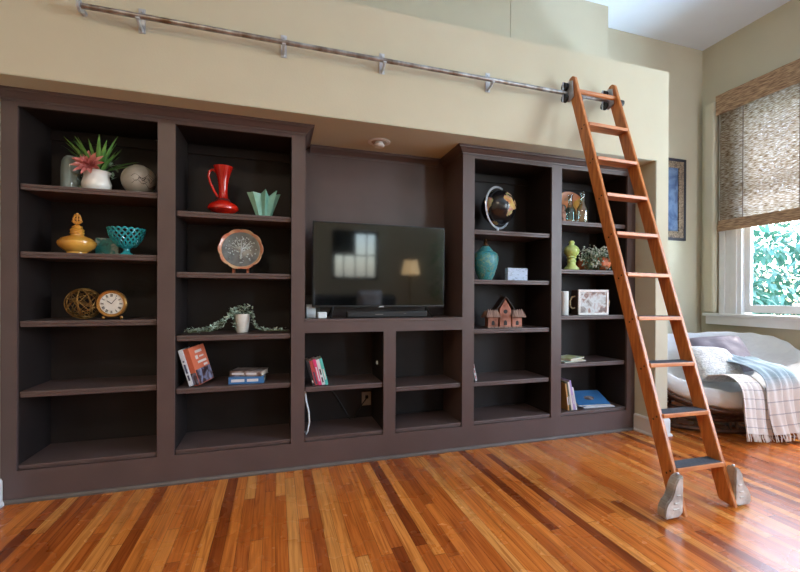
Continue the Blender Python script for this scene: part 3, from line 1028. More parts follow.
t = thing('lidded_jar', 'squat amber yellow glazed jar with an ornate pierced finial', 'jar', (-1.175, .14, zA[1]))
MB().lathe(hollow([(.050, 0), (.053, .004), (.052, .014), (.066, .022), (.092, .044), (.1005, .062), (.099, .078), (.080, .098), (.048, .112), (.034, .118), (.032, .128)], .006), 48).build('body', MT['amber'], t)
MB().lathe([(0, .126), (.036, .126), (.038, .132), (.034, .139), (.036, .146), (.038, .152), (.030, .160), (.026, .166), (.028, .172), (.016, .180), (.010, .185), (0, .185)], 36).build('lid', MT['amber'], t)
f = MB()
f.tube([(.018 * math.cos(a), 0, .219 + .022 * math.sin(a)) for a in [2 * PI * i / 24 for i in range(24)]], .006, 8, closed=True)
f.tube([(0, 0, .184), (0, 0, .240)], .005, 8)
for s in (-1, 1):
    f.tube([(0, 0, .19), (s * .014, 0, .196), (s * .025, 0, .205), (s * .022, 0, .214)], .0055, 8, rad=[.006, .006, .005, .003])
    f.tube([(s * .016, 0, .236), (s * .012, 0, .245), (s * .004, 0, .242)], .004, 8)
    f.sphere((s * .010, 0, .219), .0065, u=10, v=8)
f.sphere((0, 0, .250), .008, u=12, v=8)
f.build('finial', MT['amber'], t)

o = bx(-.065, .065, -.022, .022, 0, .118, .005).build('tile_box', MT['bluetile'], loc=(-1.045, .25, zA[1]))
tag(o, 'small square dark teal swirled ceramic box, partly behind the turquoise bowl', 'box')

t = thing('lattice_bowl', 'turquoise pedestal bowl with open lattice sides', 'bowl', (-.908, .13, zA[1]))
MB().lathe([(0, 0), (.052, 0), (.053, .006), (.030, .014), (.019, .026), (.018, .040), (.030, .050), (.044, .056), (.046, .060), (0, .064)], 40).build('foot', MT['turq'], t)


def bowl_r(q):
    return .044 + (.0985 - .044) * math.sin(q * PI / 2) ** .85


f = MB()
for k in range(18):
    for s in (-1, 1):
        f.tube([(bowl_r(q) * math.cos(2 * PI * k / 18 + s * q * .95), bowl_r(q) * math.sin(2 * PI * k / 18 + s * q * .95), .056 + .106 * q) for q in [i / 10 for i in range(11)]], .0046, 6)
f.build('lattice', MT['turq'], t)
f = MB()
f.tube([((.0985 + .0025 * math.cos(18 * a)) * math.cos(a), (.0985 + .0025 * math.cos(18 * a)) * math.sin(a), .165 + .004 * math.cos(18 * a)) for a in [2 * PI * i / 144 for i in range(144)]], .0062, 8, closed=True)
f.build('rim', MT['turq'], t)

f = MB()
random.seed(5)
for k in range(19):
    R = Matrix.Rotation(random.uniform(0, PI), 4, 'X') @ Matrix.Rotation(random.uniform(0, PI), 4, 'Y')
    rr = .094 * random.uniform(.93, 1.0)
    f.tube([R @ Vector(p) for p in circle(rr, 36)], .0021, 5, closed=True)
f.tube([RX(1.3) @ RY(.4) @ Vector(p) for p in circle(.096, 40)], .0036, 6, closed=True)
o = f.build('wire_orb', MT['wire'], loc=(-1.145, .16, zA[2] + .0985))
tag(o, 'open ball of tangled bronze wire', 'ornament')

t = thing('table_clock', 'round gold table clock with roman numerals beside the wire orb', 'clock', (-.978, .11, zA[2]), (0, 0, math.radians(-6)))
cz = .098
CM = T(0, 0, cz) @ RX(PI / 2)
MB().lathe([(0, -.03), (.07, -.03), (.080, -.02), (.082, .004), (.086, .012), (.080, .020), (.070, .018), (.066, .010), (0, .010)], 56, mtx=CM).build('case', MT['gold'], t)
MB().lathe([(0, .0102), (.0655, .0102), (.0655, .0118), (0, .0118)], 48, mtx=CM).build('dial', MT['dial'], t)
ROM = ['XII', 'I', 'II', 'III', 'IIII', 'V', 'VI', 'VII', 'VIII', 'IX', 'X', 'XI']


def numeral_strokes(txt, h):
    """roman numeral drawn with bars, centred, in the XZ plane"""
    wd = {'I': .3, 'V': .72, 'X': .72}
    tot = sum(wd[c] for c in txt) * h * .62
    x = -tot / 2
    segs = []
    for c in txt:
        cw = wd[c] * h * .62
        if c == 'I':
            segs.append(((x + cw / 2, -h / 2), (x + cw / 2, h / 2)))
        elif c == 'V':
            segs += [((x + cw * .1, h / 2), (x + cw / 2, -h / 2)), ((x + cw / 2, -h / 2), (x + cw * .9, h / 2))]
        else:
            segs += [((x + cw * .1, h / 2), (x + cw * .9, -h / 2)), ((x + cw * .1, -h / 2), (x + cw * .9, h / 2))]
        x += cw
    return segs


for i, txt in enumerate(ROM):
    a = PI / 2 - 2 * PI * i / 12
    f = MB()
    for (p, q) in numeral_strokes(txt, .017):
        pts = []
        for (xx, zz) in (p, q):
            rot = a - PI / 2
            X = .052 * math.cos(a) + xx * math.cos(rot) - zz * math.sin(rot)
            Z = .052 * math.sin(a) + xx * math.sin(rot) + zz * math.cos(rot)
            pts.append((X, -.0124, cz + Z))
        f.tube(pts, .0013, 4)
    f.build('numeral', MT['ink'], t)
for a, ln, r in ((2.5, .030, .0022), (.9, .044, .0016)):
    MB().tube([(0, -.0135, cz), (ln * math.cos(a), -.0135, cz + ln * math.sin(a))], r, 6).build('hand', MT['ink'], t)
for s in (-1, 1):
    MB().sphere((s * .05, .0, .011), .011, u=14, v=10).build('foot', MT['gold'], t)

# ------------------------------------------------------------------ left bookcase, second column
zB = (1.738 + EPS, 1.346 + EPS, .938 + EPS, .600 + EPS)
t = thing('jug', 'tall red glazed jug with a narrow neck and a loop handle', 'jug', (-.35, .18, zB[0]), (0, 0, math.radians(8)))
MB().lathe(hollow([(.036, 0), (.040, .003), (.044, .02), (.078, .032), (.098, .048), (.1005, .060), (.094, .078), (.070, .096), (.046, .108), (.034, .122), (.028, .16), (.028, .20), (.034, .25), (.046, .295), (.058, .33), (.063, .346)], .005), 48).build('body', MT['red'], t)
MB().lathe([(.0475, .1075), (.0485, .1085), (.0375, .1235), (.0365, .1225), (.0475, .1075)], 40).build('neck_band', MT['redband'], t)
MB().tube([(-.044, 0, .305), (-.066, 0, .320), (-.086, 0, .305), (-.092, 0, .27), (-.080, 0, .225), (-.055, 0, .17), (-.034, 0, .135)], .0085, 10).build('handle', MT['red'], t)

f = MB()
n = 16
lev = [(0, .046, .10), (.02, .048, .12), (.09, .066, .2), (.165, .090, .24)]
bmv = f.bm
outer, inner = [], []
for (z, r, amp) in lev:
    ro, ri = [], []
    for k in range(n):
        a = 2 * PI * k / n + .12
        rr = r * (1 + (amp if k % 2 == 0 else -amp))
        zz = z + (.014 * math.sin(2.3 * k) + (.014 if k % 2 == 0 else -.006) if z > .15 else 0)
        ro.append(bmv.verts.new((rr * math.cos(a), rr * .8 * math.sin(a), zz)))
        ri.append(bmv.verts.new((rr * .9 * math.cos(a), rr * .72 * math.sin(a), max(zz, .008))))
    outer.append(ro); inner.append(ri)
for G, flip in ((outer, False), (inner, True)):
    for A, B in zip(G, G[1:]):
        for k in range(n):
            j = (k + 1) % n
            q = (A[k], A[j], B[j], B[k])
            bmv.faces.new(q[::-1] if flip else q)
for k in range(n):
    j = (k + 1) % n
    bmv.faces.new((outer[-1][k], outer[-1][j], inner[-1][j], inner[-1][k]))
bmv.faces.new(outer[0][::-1]); bmv.faces.new(inner[0])
o = f.build('pleated_vase', MT['mint'], loc=(-.084, .14, zB[0]), smooth=20)
tag(o, 'mint green pleated vase flaring open like a folded fan', 'vase')

t = thing('plate_stand', 'small red brown wooden easel under the scalloped plate', 'stand', (-.232, .17, zB[1]))
for s in (-1, 1):
    f = MB().prism([(-.075, 0), (-.06, 0), (-.05, .012), (-.015, .012), (.0, .0), (.025, 0), (.02, .02), (.008, .032), (.012, .12), (.0, .12), (-.012, .036), (-.05, .026), (-.062, .036), (-.072, .034), (-.066, .02)], .014,
                   mtx=Matrix(((0, 0, 1, s * .045 - .007), (1, 0, 0, 0), (0, 1, 0, 0), (0, 0, 0, 1))), bev=.002)
    f.build('easel_foot', MT['stand'], t)
bx(-.045, .045, .0, .012, .05, .064, .002).build('crossbar', MT['stand'], t)

t = thing('decorative_plate', 'scalloped copper rimmed plate with a pewter tree relief', 'plate', (-.232, .128, zB[1] + .0285), (math.radians(-12), 0, 0))
PM = T(0, 0, .143) @ RX(PI / 2)
sc = lambda a, r, z: 1 + (.05 * abs(math.cos(5 * a)) - .03) * min(1, r / .14) ** 6
MB().lathe([(.08, -.006), (.09, -.006), (.128, .008), (.142, .016), (.144, .019), (.141, .020), (.128, .013), (.120, .002), (.08, .0), (.08, -.006)], 120, mtx=PM, wob=sc).build('rim', MT['copper'], t)
MB().lathe([(0, -.004), (.121, .002), (.124, .0095), (.118, .0098), (.110, .0048), (0, .0038)], 60, mtx=PM).build('well', MT['pewter'], t)
f = MB()
random.seed(9)
f.tube([PM @ Vector(p) for p in ((-.002, -.07, .008), (0, -.03, .009), (.002, .02, .009))], .006, 6)
for k in range(7):
    a = PI / 2 + (k - 3) * .42
    f.tube([PM @ Vector(p) for p in ((0, -.03 + .012 * abs(k - 3), .008), (.04 * math.cos(a), .0 + .03 * math.sin(a), .008), (.075 * math.cos(a), .012 + .062 * math.sin(a), .008))], .0032, 6, rad=[.004, .003, .0015])
for k in range(110):
    a = random.uniform(0, PI) if k % 3 else random.uniform(PI, 2 * PI); rr = .098 * math.sqrt(random.random())
    f.sphere((rr * math.cos(a), rr * math.sin(a), .006), random.uniform(.003, .006), (1, 1, .5), 8, 6, mtx=PM)
f.build('tree_relief', MT['pewter_hi'], t)

t = thing('trailing_plant', 'small white pot with long trailing eucalyptus garland spread along the shelf', 'plant', (-.225, .2, zB[2]))
MB().lathe(hollow([(.038, 0), (.040, .004), (.046, .06), (.050, .118), (.050, .128)], .005), 40).build('pot', MT['porcelain'], t)
f, g = MB(), MB()
random.seed(21)


def vine(pts, n):
    P = [Vector(p) for p in pts]
    g.tube(P, .0016, 5)
    for k in range(n):
        q = random.random() * (len(P) - 1)
        i = int(q)
        p = P[i].lerp(P[i + 1], q - i) + Vector((random.uniform(-.012, .012), random.uniform(-.012, .012), random.uniform(-.004, .014)))
        p.z = max(p.z, .008)
        d = Vector((random.uniform(-1, 1), random.uniform(-1, .6), random.uniform(-.2, 1)))
        f.leaf(p, d, random.uniform(.014, .024), random.uniform(.012, .018), .1)


for k in range(5):
    y = -.10 - .012 * k
    vine([(-.03, 0, .12), (-.065, -.03, .155 - .01 * k), (-.09, -.06, .10), (-.115 - .02 * k, y, .045), (-.18, y, .02 + .01 * (k % 3)), (-.25, y - .01, .022), (-.325, y + .01 * (k % 2), .014 + .012 * (k % 2))], 62)
for k in range(4):
    y = -.09 - .02 * k
    vine([(.03, 0, .12), (.055, -.02, .15 - .01 * k), (.07, -.05, .10), (.09, y, .04), (.14, y, .018), (.22, y - .01, .02), (.30, y, .014)], 34)
for k in range(6):
    a = random.uniform(0, 2 * PI)
    vine([(.02 * math.cos(a), .02 * math.sin(a), .12), (.04 * math.cos(a), .04 * math.sin(a), .165), (.055 * math.cos(a), .055 * math.sin(a), .185 - .03 * random.random())], 16)
vine([(-.03, -.03, .13), (-.05, -.05, .13), (-.05, -.055, .06), (-.04, -.06, .02)], 30)
f.build('leaves', MT['euc'], t)
g.build('stems', MT['stem'], t)


def book(label, th, dp, ht, loc, rot=(0, 0, 0), cover=None, name='book', group=None, spine=None, marks=None):
    """upright book: left bottom edge at the origin, spine facing out of the shelf (-y)"""
    t = thing(name, label, 'book', loc, rot, group)
    b = .003
    m = MB()
    m.box(0, b, 0, dp, 0, ht, .0008); m.box(th - b, th, 0, dp, 0, ht, .0008); m.box(0, th, -.0015, b, 0, ht, .0012)
    m.build('cover', cover, t)
    bx(b, th - b, b, dp - .004, .003, ht - .004).build('page_block', MT['pages'], t)
    if marks:
        q = MB()
        for (z0, z1) in marks[1]:
            q.box(th * .28, th * .72, -.0022, -.0012, ht * z0, ht * z1)
        q.build('spine_print', marks[0], t)
    return t


MT['c_orange'] = patchwork_material('orange_printed_cover', [(178, 84, 58), (202, 106, 76), (206, 112, 82)], 5, .35)
MT['c_dusk'] = patchwork_material('dark_city_print', [(30, 22, 24), (70, 44, 44), (120, 128, 156), (150, 156, 184)], 26, .35, (1, 1, .7))
MT['c_white'] = patchwork_material('white_printed_cover', [(150, 156, 168), (206, 212, 220), (214, 220, 228)], 14, .4)
MT['c_blue'] = mat('blue_cover', srgb(58, 112, 166), .35)
MT['c_dark'] = patchwork_material('dark_photo_cover', [(30, 24, 24), (90, 70, 62), (150, 140, 140), (70, 46, 40)], 12, .35)
MT['c_black'] = mat('black_cover', srgb(34, 32, 36), .4)
MT['c_red'] = mat('faded_red_cover', srgb(176, 64, 66), .4)
MT['c_navy'] = patchwork_material('navy_print_cover', [(30, 34, 52), (62, 70, 98), (40, 40, 60)], 16, .4)
MT['c_pink'] = mat('hot_pink_cover', srgb(220, 62, 122), .4)
MT['c_pale'] = mat('white_cover', srgb(214, 216, 222), .4)
MT['c_teal'] = mat('teal_cover', srgb(86, 190, 182), .4)
MT['c_lilac'] = mat('lilac_cover', srgb(176, 150, 206), .4)
MT['c_tan'] = mat('tan_cover', srgb(190, 142, 84), .5)
MT['c_olive'] = mat('dark_green_cover', srgb(70, 76, 58), .5)
MT['c_cream'] = mat('cream_cover', srgb(220, 212, 208), .5)
MT['c_map'] = patchwork_material('green_yellow_printed_cover', [(120, 150, 90), (196, 200, 130), (210, 214, 200), (150, 190, 170)], 10, .35)
MT['c_teal2'] = patchwork_material('pale_teal_printed_cover', [(130, 180, 172), (196, 214, 206), (90, 130, 120)], 10, .35)


def settle(t, dims, M3, xy, z):
    """turn a thing whose box is (0..dx, 0..dy, 0..dz) by M3 and rest its lowest corner on height z"""
    cs = [M3 @ Vector((x, y, k)) for x in (0, dims[0]) for y in (0, dims[1]) for k in (0, dims[2])]
    t.rotation_euler = M3.to_euler()
    t.location = (xy[0], xy[1], z - min(c.z for c in cs))
    return t


th = math.radians(-16)
b1 = book('thin white paperback leaning against the cabinet side, left of the orange book', .026, .15, .245, (0, 0, 0), cover=MT['c_white'], marks=(MT['c_navy'], [(.15, .3), (.35, .6), (.66, .7)]))
settle(b1, (.026, .15, .245), RY(th) @ RZ(math.radians(-8)), (-.536, .065, 0), zB[3])
b2 = book('orange book leaning at a slant with a dark city picture along its lower cover', .038, .16, .25, (0, 0, 0), cover=MT['c_orange'])
m = MB().box(.0378, .0392, .004, .157, .004, .10, .0004)
m.box(-.0002, .0385, -.0032, -.0018, .004, .085, .0004)
m.build('cover_picture', MT['c_dusk'], b2)
m = MB()
for (y0, y1, z0, z1) in ((.05, .12, .205, .222), (.04, .066, .165, .19), (.08, .125, .172, .182), (.05, .14, .135, .150), (.10, .14, .108, .122)):
    m.box(.0378, .0390, y0, y1, z0, z1)
m.build('cover_print', MT['c_cream'], b2)
settle(b2, (.038, .16, .25), RY(th) @ RZ(math.radians(-26)), (-.506, .072, 0), zB[3])


def flat_book(label, size, th, loc, rz, cover, accent=None, group=None):
    """book lying flat, spine to the room"""
    t = thing('book', label, 'book', loc, (0, 0, rz), group)
    w, d = size
    m = MB()
    m.box(-w / 2, w / 2, -d / 2, d / 2, 0, .003, .0008); m.box(-w / 2, w / 2, -d / 2, d / 2, th - .003, th, .0008)
    m.box(-w / 2, w / 2, -d / 2 - .002, -d / 2 + .003, 0, th, .0012)
    m.build('cover', cover, t)
    bx(-w / 2 + .004, w / 2 - .004, -d / 2 + .003, d / 2 - .004, .003, th - .003).build('page_block', MT['pages'], t)
    if accent:
        q = MB()
        for a, b in ((-.42, -.05), (.02, .34)):
            q.box(a * w, b * w, -d / 2 - .0028, -d / 2 - .0018, th * .3, th * .7)
        q.build('spine_print', accent, t)
    return t


flat_book('blue paperback lying flat, lower of the two stacked books', (.225, .15), .046, (-.185, .13, zB[3]), math.radians(-4), MT['c_blue'], MT['c_pale'])
flat_book('dark picture covered book lying on top of the blue paperback', (.215, .15), .036, (-.175, .145, zB[3] + .0466), math.radians(-16), MT['c_dark'], MT['c_pale'])

# ------------------------------------------------------------------ television and what stands around it
zM = 1.034 + EPS
t = thing('television', 'large flat black television standing on the dark brown media cabinet', 'television', (.762, .15, zM + .0025), (math.radians(1.2), 0, 0))
bx(-.515, .515, -.012, .02, .074, .706, .006).build('bezel', MT['black'], t)
bx(-.506, .506, -.0135, -.011, .090, .697, .001).build('screen', MT['screen'], t)
bx(-.36, .36, .018, .062, .12, .5, .02).build('rear_housing', MT['black'], t)
for s in (-1, 1):
    f = MB()
    f.tube([(s * .36, 0, .085), (s * .375, -.02, .045), (s * .39, -.075, .006)], .008, 8)
    f.tube([(s * .36, 0, .085), (s * .375, .03, .045), (s * .39, .085, .006)], .008, 8)
    f.build('foot', MT['black'], t)
MB().prism([(-.022, .074), (.022, .074), (.014, .084), (-.014, .084)], .003, mtx=Matrix(((1, 0, 0, 0), (0, 0, 1, -.0155), (0, 1, 0, 0), (0, 0, 0, 1)))).build('sensor_badge', MT['chrome'], t)

t = thing('soundbar', 'slim black soundbar on the cabinet under the television', 'speaker', (.80, .11, zM))
bx(-.31, .31, -.035, .035, .0, .050, .008).build('body', MT['black'], t)
bx(-.30, .30, -.0362, -.034, .008, .042, .002).build('grille', MT['rubber'], t)
f = MB()
f.box(-.10, -.04, -.0372, -.0358, .022, .028); f.box(.12, .14, -.0372, -.0358, .028, .031)
f.build('display', MT['greyplastic'], t)
o = bx(-.034, .034, -.03, .03, 0, .098, .006).build('router', MT['whiteplastic'], loc=(.244, .225, zM))
tag(o, 'upright white plastic box at the left end of the television shelf', 'router')
o = bx(-.032, .032, -.028, .028, 0, .045, .008).build('power_adapter', MT['whiteplastic'], loc=(.315, .11, zM))
tag(o, 'low white power adapter between the upright white box and the television foot', 'adapter')
o = bx(-.055, .055, -.012, .012, 0, .165, .005).build('modem', MT['greyplastic'], loc=(.262, .30, zM))
tag(o, 'grey plastic box behind the upright white box, left of the television', 'modem')

# ------------------------------------------------------------------ media cabinet cubbies
zC = .560 + EPS
lean = math.radians(-14)
x = .245
for (label, thk, h, cov, mk) in (
        ('black spined book, first in the leaning row', .018, .185, 'c_black', ('c_cream', [(.1, .2)])),
        ('faded red and navy book beside the black one in the leaning row', .024, .18, 'c_red', ('c_navy', [(.05, .55)])),
        ('hot pink book in the middle of the leaning row', .020, .19, 'c_pink', ('c_pale', [(.15, .7)])),
        ('white spined book between the pink and teal ones', .022, .188, 'c_pale', ('c_black', [(.1, .3), (.4, .62)])),
        ('teal book at the right end of the leaning row', .020, .195, 'c_teal', ('c_cream', [(.2, .6)]))):
    b = book(label, thk, .14, h, (0, 0, 0), cover=MT[cov], group='leaning books in the cubby', marks=(MT[mk[0]], mk[1]))
    settle(b, (thk, .14, h), RY(lean), (x, .05, 0), zC)
    x += thk / math.cos(lean) + .0012
t = thing('wall_outlet', 'beige wall outlet with a black plug at the back of the lower cubby', 'outlet', (.700, .40, .36))
bx(-.038, .038, -.008, 0, -.055, .055, .004).build('plate', MT['outlet'], t)
bx(-.012, .012, -.030, -.008, .004, .030, .004).build('plug', MT['black'], t)
MB().tube([(0, -.028, .012), (-.02, -.034, -.01), (-.05, -.034, -.05), (-.075, -.03, -.09), (-.10, -.03, -.145)], .004, 8).build('cord', MT['black'], t)
o = MB().tube([(.197, .10, .515), (.204, .085, .45), (.222, .075, .37), (.226, .07, .30), (.214, .06, .24), (.205, .07, .220), (.200, .12, .220)], .006, 8).build('white_cable', MT['whiteplastic'])
tag(o, 'white cable hanging down the left side of the lower cubby', 'cable')
o = MB().tube([(.36, .385, .52), (.40, .388, .47), (.45, .388, .41), (.49, .386, .34), (.53, .38, .27), (.56, .34, .217)], .004, 8).build('black_cable', MT['black'])
tag(o, 'thin black cable slanting down the back of the lower cubby', 'cable')
o = MB().lathe([(0, 0), (.014, 0), (.016, .004), (.012, .010), (0, .011)], 20).build('cable_cover', MT['whiteplastic'], loc=(C1a - .0005, .2, .68), rot=(0, -PI / 2, 0))
tag(o, 'small pale round cover on the side of the upper cubby', 'cable cover')

# ------------------------------------------------------------------ right bookcase, first column
zD = (1.727 + EPS, 1.331 + EPS, .937 + EPS, .517 + EPS)
t = thing('globe', 'black ocean globe on a chrome stand with a full ring', 'globe', (1.765, .16, zD[0]), (0, 0, math.radians(12)))
MB().lathe([(0, 0), (.075, 0), (.078, .004), (.070, .012), (.03, .016), (.012, .024), (.010, .034), (0, .034)], 36).build('base', MT['chrome'], t)
gc = Vector((.008, 0, .216))
f = MB()
RP = RZ(math.radians(14))
f.grid(lambda u, v: gc + RP @ Vector(((.172 + .010 * math.cos(2 * PI * v)) * math.cos(1.25 + 4.55 * u), .006 * math.sin(2 * PI * v), (.172 + .010 * math.cos(2 * PI * v)) * math.sin(1.25 + 4.55 * u))), 72, 8)
for aa in (1.28, 5.78):
    f.tube([gc + RP @ Vector((q * math.cos(aa), 0, q * math.sin(aa))) for q in (.172, .14)], .005, 8)
f.tube([(0, 0, .03), (0, 0, .046)], .008, 10)
f.build('meridian_ring', MT['chrome'], t)
LAND = [(-100, 48, 28, 16), (-115, 62, 26, 10), (-85, 60, 18, 10), (-102, 25, 10, 9), (-42, 72, 16, 9), (-62, -8, 17, 16), (-66, -28, 9, 18), (-70, -46, 4, 8),
        (10, 48, 16, 9), (-4, 40, 6, 5), (18, 64, 9, 8), (40, 56, 22, 14), (90, 60, 46, 14), (100, 38, 28, 12), (78, 20, 8, 11), (105, 18, 7, 8), (45, 24, 11, 10),
        (5, 20, 22, 14), (25, 5, 17, 16), (24, -18, 11, 15), (45, 6, 7, 6), (134, -25, 19, 11), (113, 0, 7, 5), (138, 37, 3, 7), (0, -86, 180, 12)]


def is_land(lon, lat):
    w = 5 * math.sin(lon * .21) * math.cos(lat * .27) + 3 * math.sin(lon * .6 + lat * .4)
    for (a, b, p, q) in LAND:
        d = (lon - a + 180) % 360 - 180
        if (d / (p + w * .4)) ** 2 + ((lat - b) / (q + w * .4)) ** 2 < 1:
            return True
    return False


f = MB()
f.curved = True
t2 = bmesh.new()
bmesh.ops.create_uvsphere(t2, u_segments=120, v_segments=60, radius=.146)
for fc in t2.faces:
    c = fc.calc_center_median().normalized()
    fc.material_index = 1 if is_land(math.degrees(math.atan2(c.y, c.x)), math.degrees(math.asin(c.z))) else 0
t2.transform(T(*gc) @ RY(math.radians(20)) @ RZ(math.radians(-104)))
f.add(t2)
MT['ocean'] = mat('black_ocean', srgb(24, 24, 28), .25, coat=.3)
MT['land'] = patchwork_material('map_countries', [(190, 96, 96), (200, 150, 84), (206, 186, 110), (196, 120, 120), (150, 168, 110), (206, 160, 150)], 11, .35, detail=1., dist=.1)
f.build('sphere', [MT['ocean'], MT['land']], t)

t = thing('ginger_jar', 'tall turquoise crackle glazed jar with a bronze tipped lid', 'jar', (1.628, .11, zD[1]))
MB().lathe(hollow([(.050, 0), (.054, .004), (.072, .04), (.092, .10), (.1035, .16), (.103, .19), (.094, .215), (.078, .228), (.062, .234)], .006), 48).build('body', MT['turqcrackle'], t)
MB().lathe([(0, .232), (.060, .233), (.062, .238), (.052, .250), (.036, .268), (.026, .278), (0, .280)], 40).build('lid', MT['turqcrackle'], t)
MB().lathe([(.0, .277), (.026, .278), (.027, .284), (.018, .290), (.015, .302), (.019, .308), (.014, .314), (.012, .322), (.015, .328), (.008, .338), (0, .342)], 24).build('finial', MT['bronze'], t)

t = thing('sign_block', 'small pale blue box sign with faded grey lettering beside the turquoise jar', 'sign', (1.922, .12, zD[1]), (0, 0, math.radians(3)))
bx(-.098, .098, -.022, .022, 0, .104, .003).build('block', MT['sign'], t)

t = thing('birdhouse', 'rustic copper birdhouse with a tall gabled tower between two low houses', 'birdhouse', (1.806, .13, zD[2]), (0, 0, math.radians(-8)))
bx(-.155, .155, -.055, .055, 0, .010, .002).build('base', MT['rustroof'], t)


def house(x, w, d, h, gable, pitch_side):
    m = MB()
    if gable:
        m.prism([(-w / 2, 0), (w / 2, 0), (w / 2, h), (0, h + gable), (-w / 2, h)], d, mtx=Matrix(((1, 0, 0, x), (0, 0, 1, -d / 2), (0, 1, 0, .010), (0, 0, 0, 1))), bev=.002)
    else:
        m.box(x - w / 2, x + w / 2, -d / 2, d / 2, .010, .010 + h, .002)
    return m.build('tower' if gable else 'side_house', MT['rustic'], t)


tw = house(0, .098, .095, .145, .085, 0)
for s in (-1, 1):
    side = house(s * .105, .085, .085, .085, 0, s)
    f = MB()
    f.prism([(s * -.062, .0), (s * .066, -.0), (s * .045, .066), (s * -.040, .066)][::s], .008, mtx=T(s * .108, -.070, .086) @ RX(math.radians(58)), bev=.0015)
    f.prism([(s * -.062, .0), (s * .066, -.0), (s * .045, .066), (s * -.040, .066)][::s], .008, mtx=T(s * .108, .070, .080) @ RZ(PI) @ Matrix.Scale(-1, 4, (1, 0, 0)) @ RX(math.radians(58)))
    for k in range(5):
        xx = s * .108 + (k - 2) * .026
        f.tube([(xx, -.068, .098), (s * .108 + (k - 2) * .019, -.034, .154)], .004, 6)
    f.build('roof', MT['rustroof'], side)
    f = MB().prism([(-.013, 0), (.013, 0), (.013, .022), (.009, .034), (0, .038), (-.009, .034), (-.013, .022)], .004, mtx=Matrix(((1, 0, 0, s * .105), (0, 0, 1, -.0445), (0, 1, 0, .022), (0, 0, 0, 1))))
    f.build('doorway', MT['ink'], side)
    f = MB()
f = MB()
ang = math.atan2(.085, .049)
for s in (-1, 1):
    f.box(-.002, .132, -.060, .060, 0, .007, .0015, mtx=T(0, 0, .252) @ (RZ(PI) if s < 0 else Matrix.Identity(4)) @ RY(ang - .12))
f.box(-.006, .006, -.062, .062, .246, .258, .002)
f.build('roof', MT['darkroof'], tw)
f = MB()
f.lathe([(0, 0), (.017, 0), (.017, .004), (0, .004)], 20, mtx=T(0, -.0472, .135) @ RX(PI / 2))
f.prism([(-.014, 0), (.014, 0), (.014, .026), (.009, .038), (0, .042), (-.009, .038), (-.014, .026)], .004, mtx=Matrix(((1, 0, 0, 0), (0, 0, 1, -.0500), (0, 1, 0, .022), (0, 0, 0, 1))))
f.build('doorway', MT['ink'], tw)
f = MB()
for yy in (-.04, -.02, .0):
    f.tube([(-.03, yy, .25), (-.034, yy - .006, .272)], .0025, 5)
f.build('twig', MT['bronze'], tw)

b = book('narrow white and pink book leaning alone in the right bookcase', .016, .13, .14, (0, 0, 0), cover=MT['c_pale'], marks=(MT['c_red'], [(.08, .3), (.45, .62), (.75, .95)]))
settle(b, (.016, .13, .14), RY(math.radians(-12)), (1.522, .07, 0), zD[3])

# ------------------------------------------------------------------ right bookcase, second column
zE = (1.845 + EPS, 1.431 + EPS, 1.035 + EPS, .626 + EPS, .212 + EPS)
t = thing('painted_plate', 'large oval plate painted with an orange and dark green landscape', 'plate', (2.612, .285, zE[0]), (math.radians(-14), 0, math.radians(-8)))
PM2 = T(0, 0, .178) @ RX(PI / 2)
ov = lambda a, r, z: 1 + .22 * max(0, math.sin(a)) ** 2 * (r / .15)
MB().lathe([(0, -.005), (.10, -.004), (.146, .012), (.150, .015), (.147, .017), (.10, .002), (0, .001)], 72, mtx=PM2, wob=lambda a, r, z: (1 + .17 * abs(math.sin(a)))).build('dish', MT['landscape'], t)
f = MB()
for (cx_, cz_, rx, rz) in ((-.03, -.03, .05, .045), (-.065, .02, .028, .025), (.0, -.075, .085, .03), (.005, -.01, .04, .03)):
    f.sphere((cx_, cz_, .004), 1, (rx, rz, .004), 20, 10, mtx=PM2)
f.build('painted_trees', mat('painted_dark_green', srgb(44, 68, 60), .4), t)
f = MB()
for (cx_, cz_, rx, rz) in ((.075, .06, .028, .034), (.088, .03, .03, .03)):
    f.sphere((cx_, cz_, .006), 1, (rx, rz, .004), 20, 10, mtx=PM2)
f.build('painted_gold_tree', mat('painted_gold', srgb(190, 140, 50), .4), t)

bprof = [(.044, 0), (.048, .004), (.050, .02), (.050, .10), (.046, .13), (.026, .165), (.020, .19), (.020, .26), (.025, .264), (.025, .272)]
for i, (x, y, lab) in enumerate(((2.512, .185, 'clear glass bottle in front of the painted plate, left of the pair'), (2.558, .080, 'clear glass bottle in front of the painted plate, right of the pair'))):
    o = MB().lathe(hollow(bprof, .003), 32).build('glass_bottle', MT['bottle'], loc=(x, y, zE[0]))
    tag(o, lab, 'bottle', 'clear bottles by the painted plate')
f = MB()
f.lathe([(0, 0), (.03, 0), (.032, .02), (.026, .05), (.030, .08), (.022, .105), (.012, .11), (.02, .125), (.022, .14), (.014, .156), (0, .16)], 24, wob=lambda a, r, z: 1 + .12 * math.sin(3 * a + 40 * z))
o = f.build('figurine', MT['figure'], loc=(2.402, .15, zE[0]))
tag(o, 'small carved brown figurine beside the stile, left of the clear bottles', 'figurine')

o = MB().lathe([(0, 0), (.062, 0), (.066, .006), (.064, .018), (.052, .026), (.044, .038), (.036, .046), (.034, .066), (.040, .074), (.036, .084), (.034, .098), (.044, .110), (.040, .120), (.052, .132), (.064, .152), (.066, .174), (.056, .198), (.036, .214), (.022, .222), (.022, .232), (.027, .242), (.018, .256), (0, .262)], 40,
               wob=lambda a, r, z: 1 + (.045 * math.sin(8 * a + 120 * z) if .125 < z < .215 else 0)).build('ceramic_finial', MT['lime'], loc=(2.462, .10, zE[1]))
tag(o, 'lime green ceramic finial standing like a pinecone on a pedestal', 'ornament')


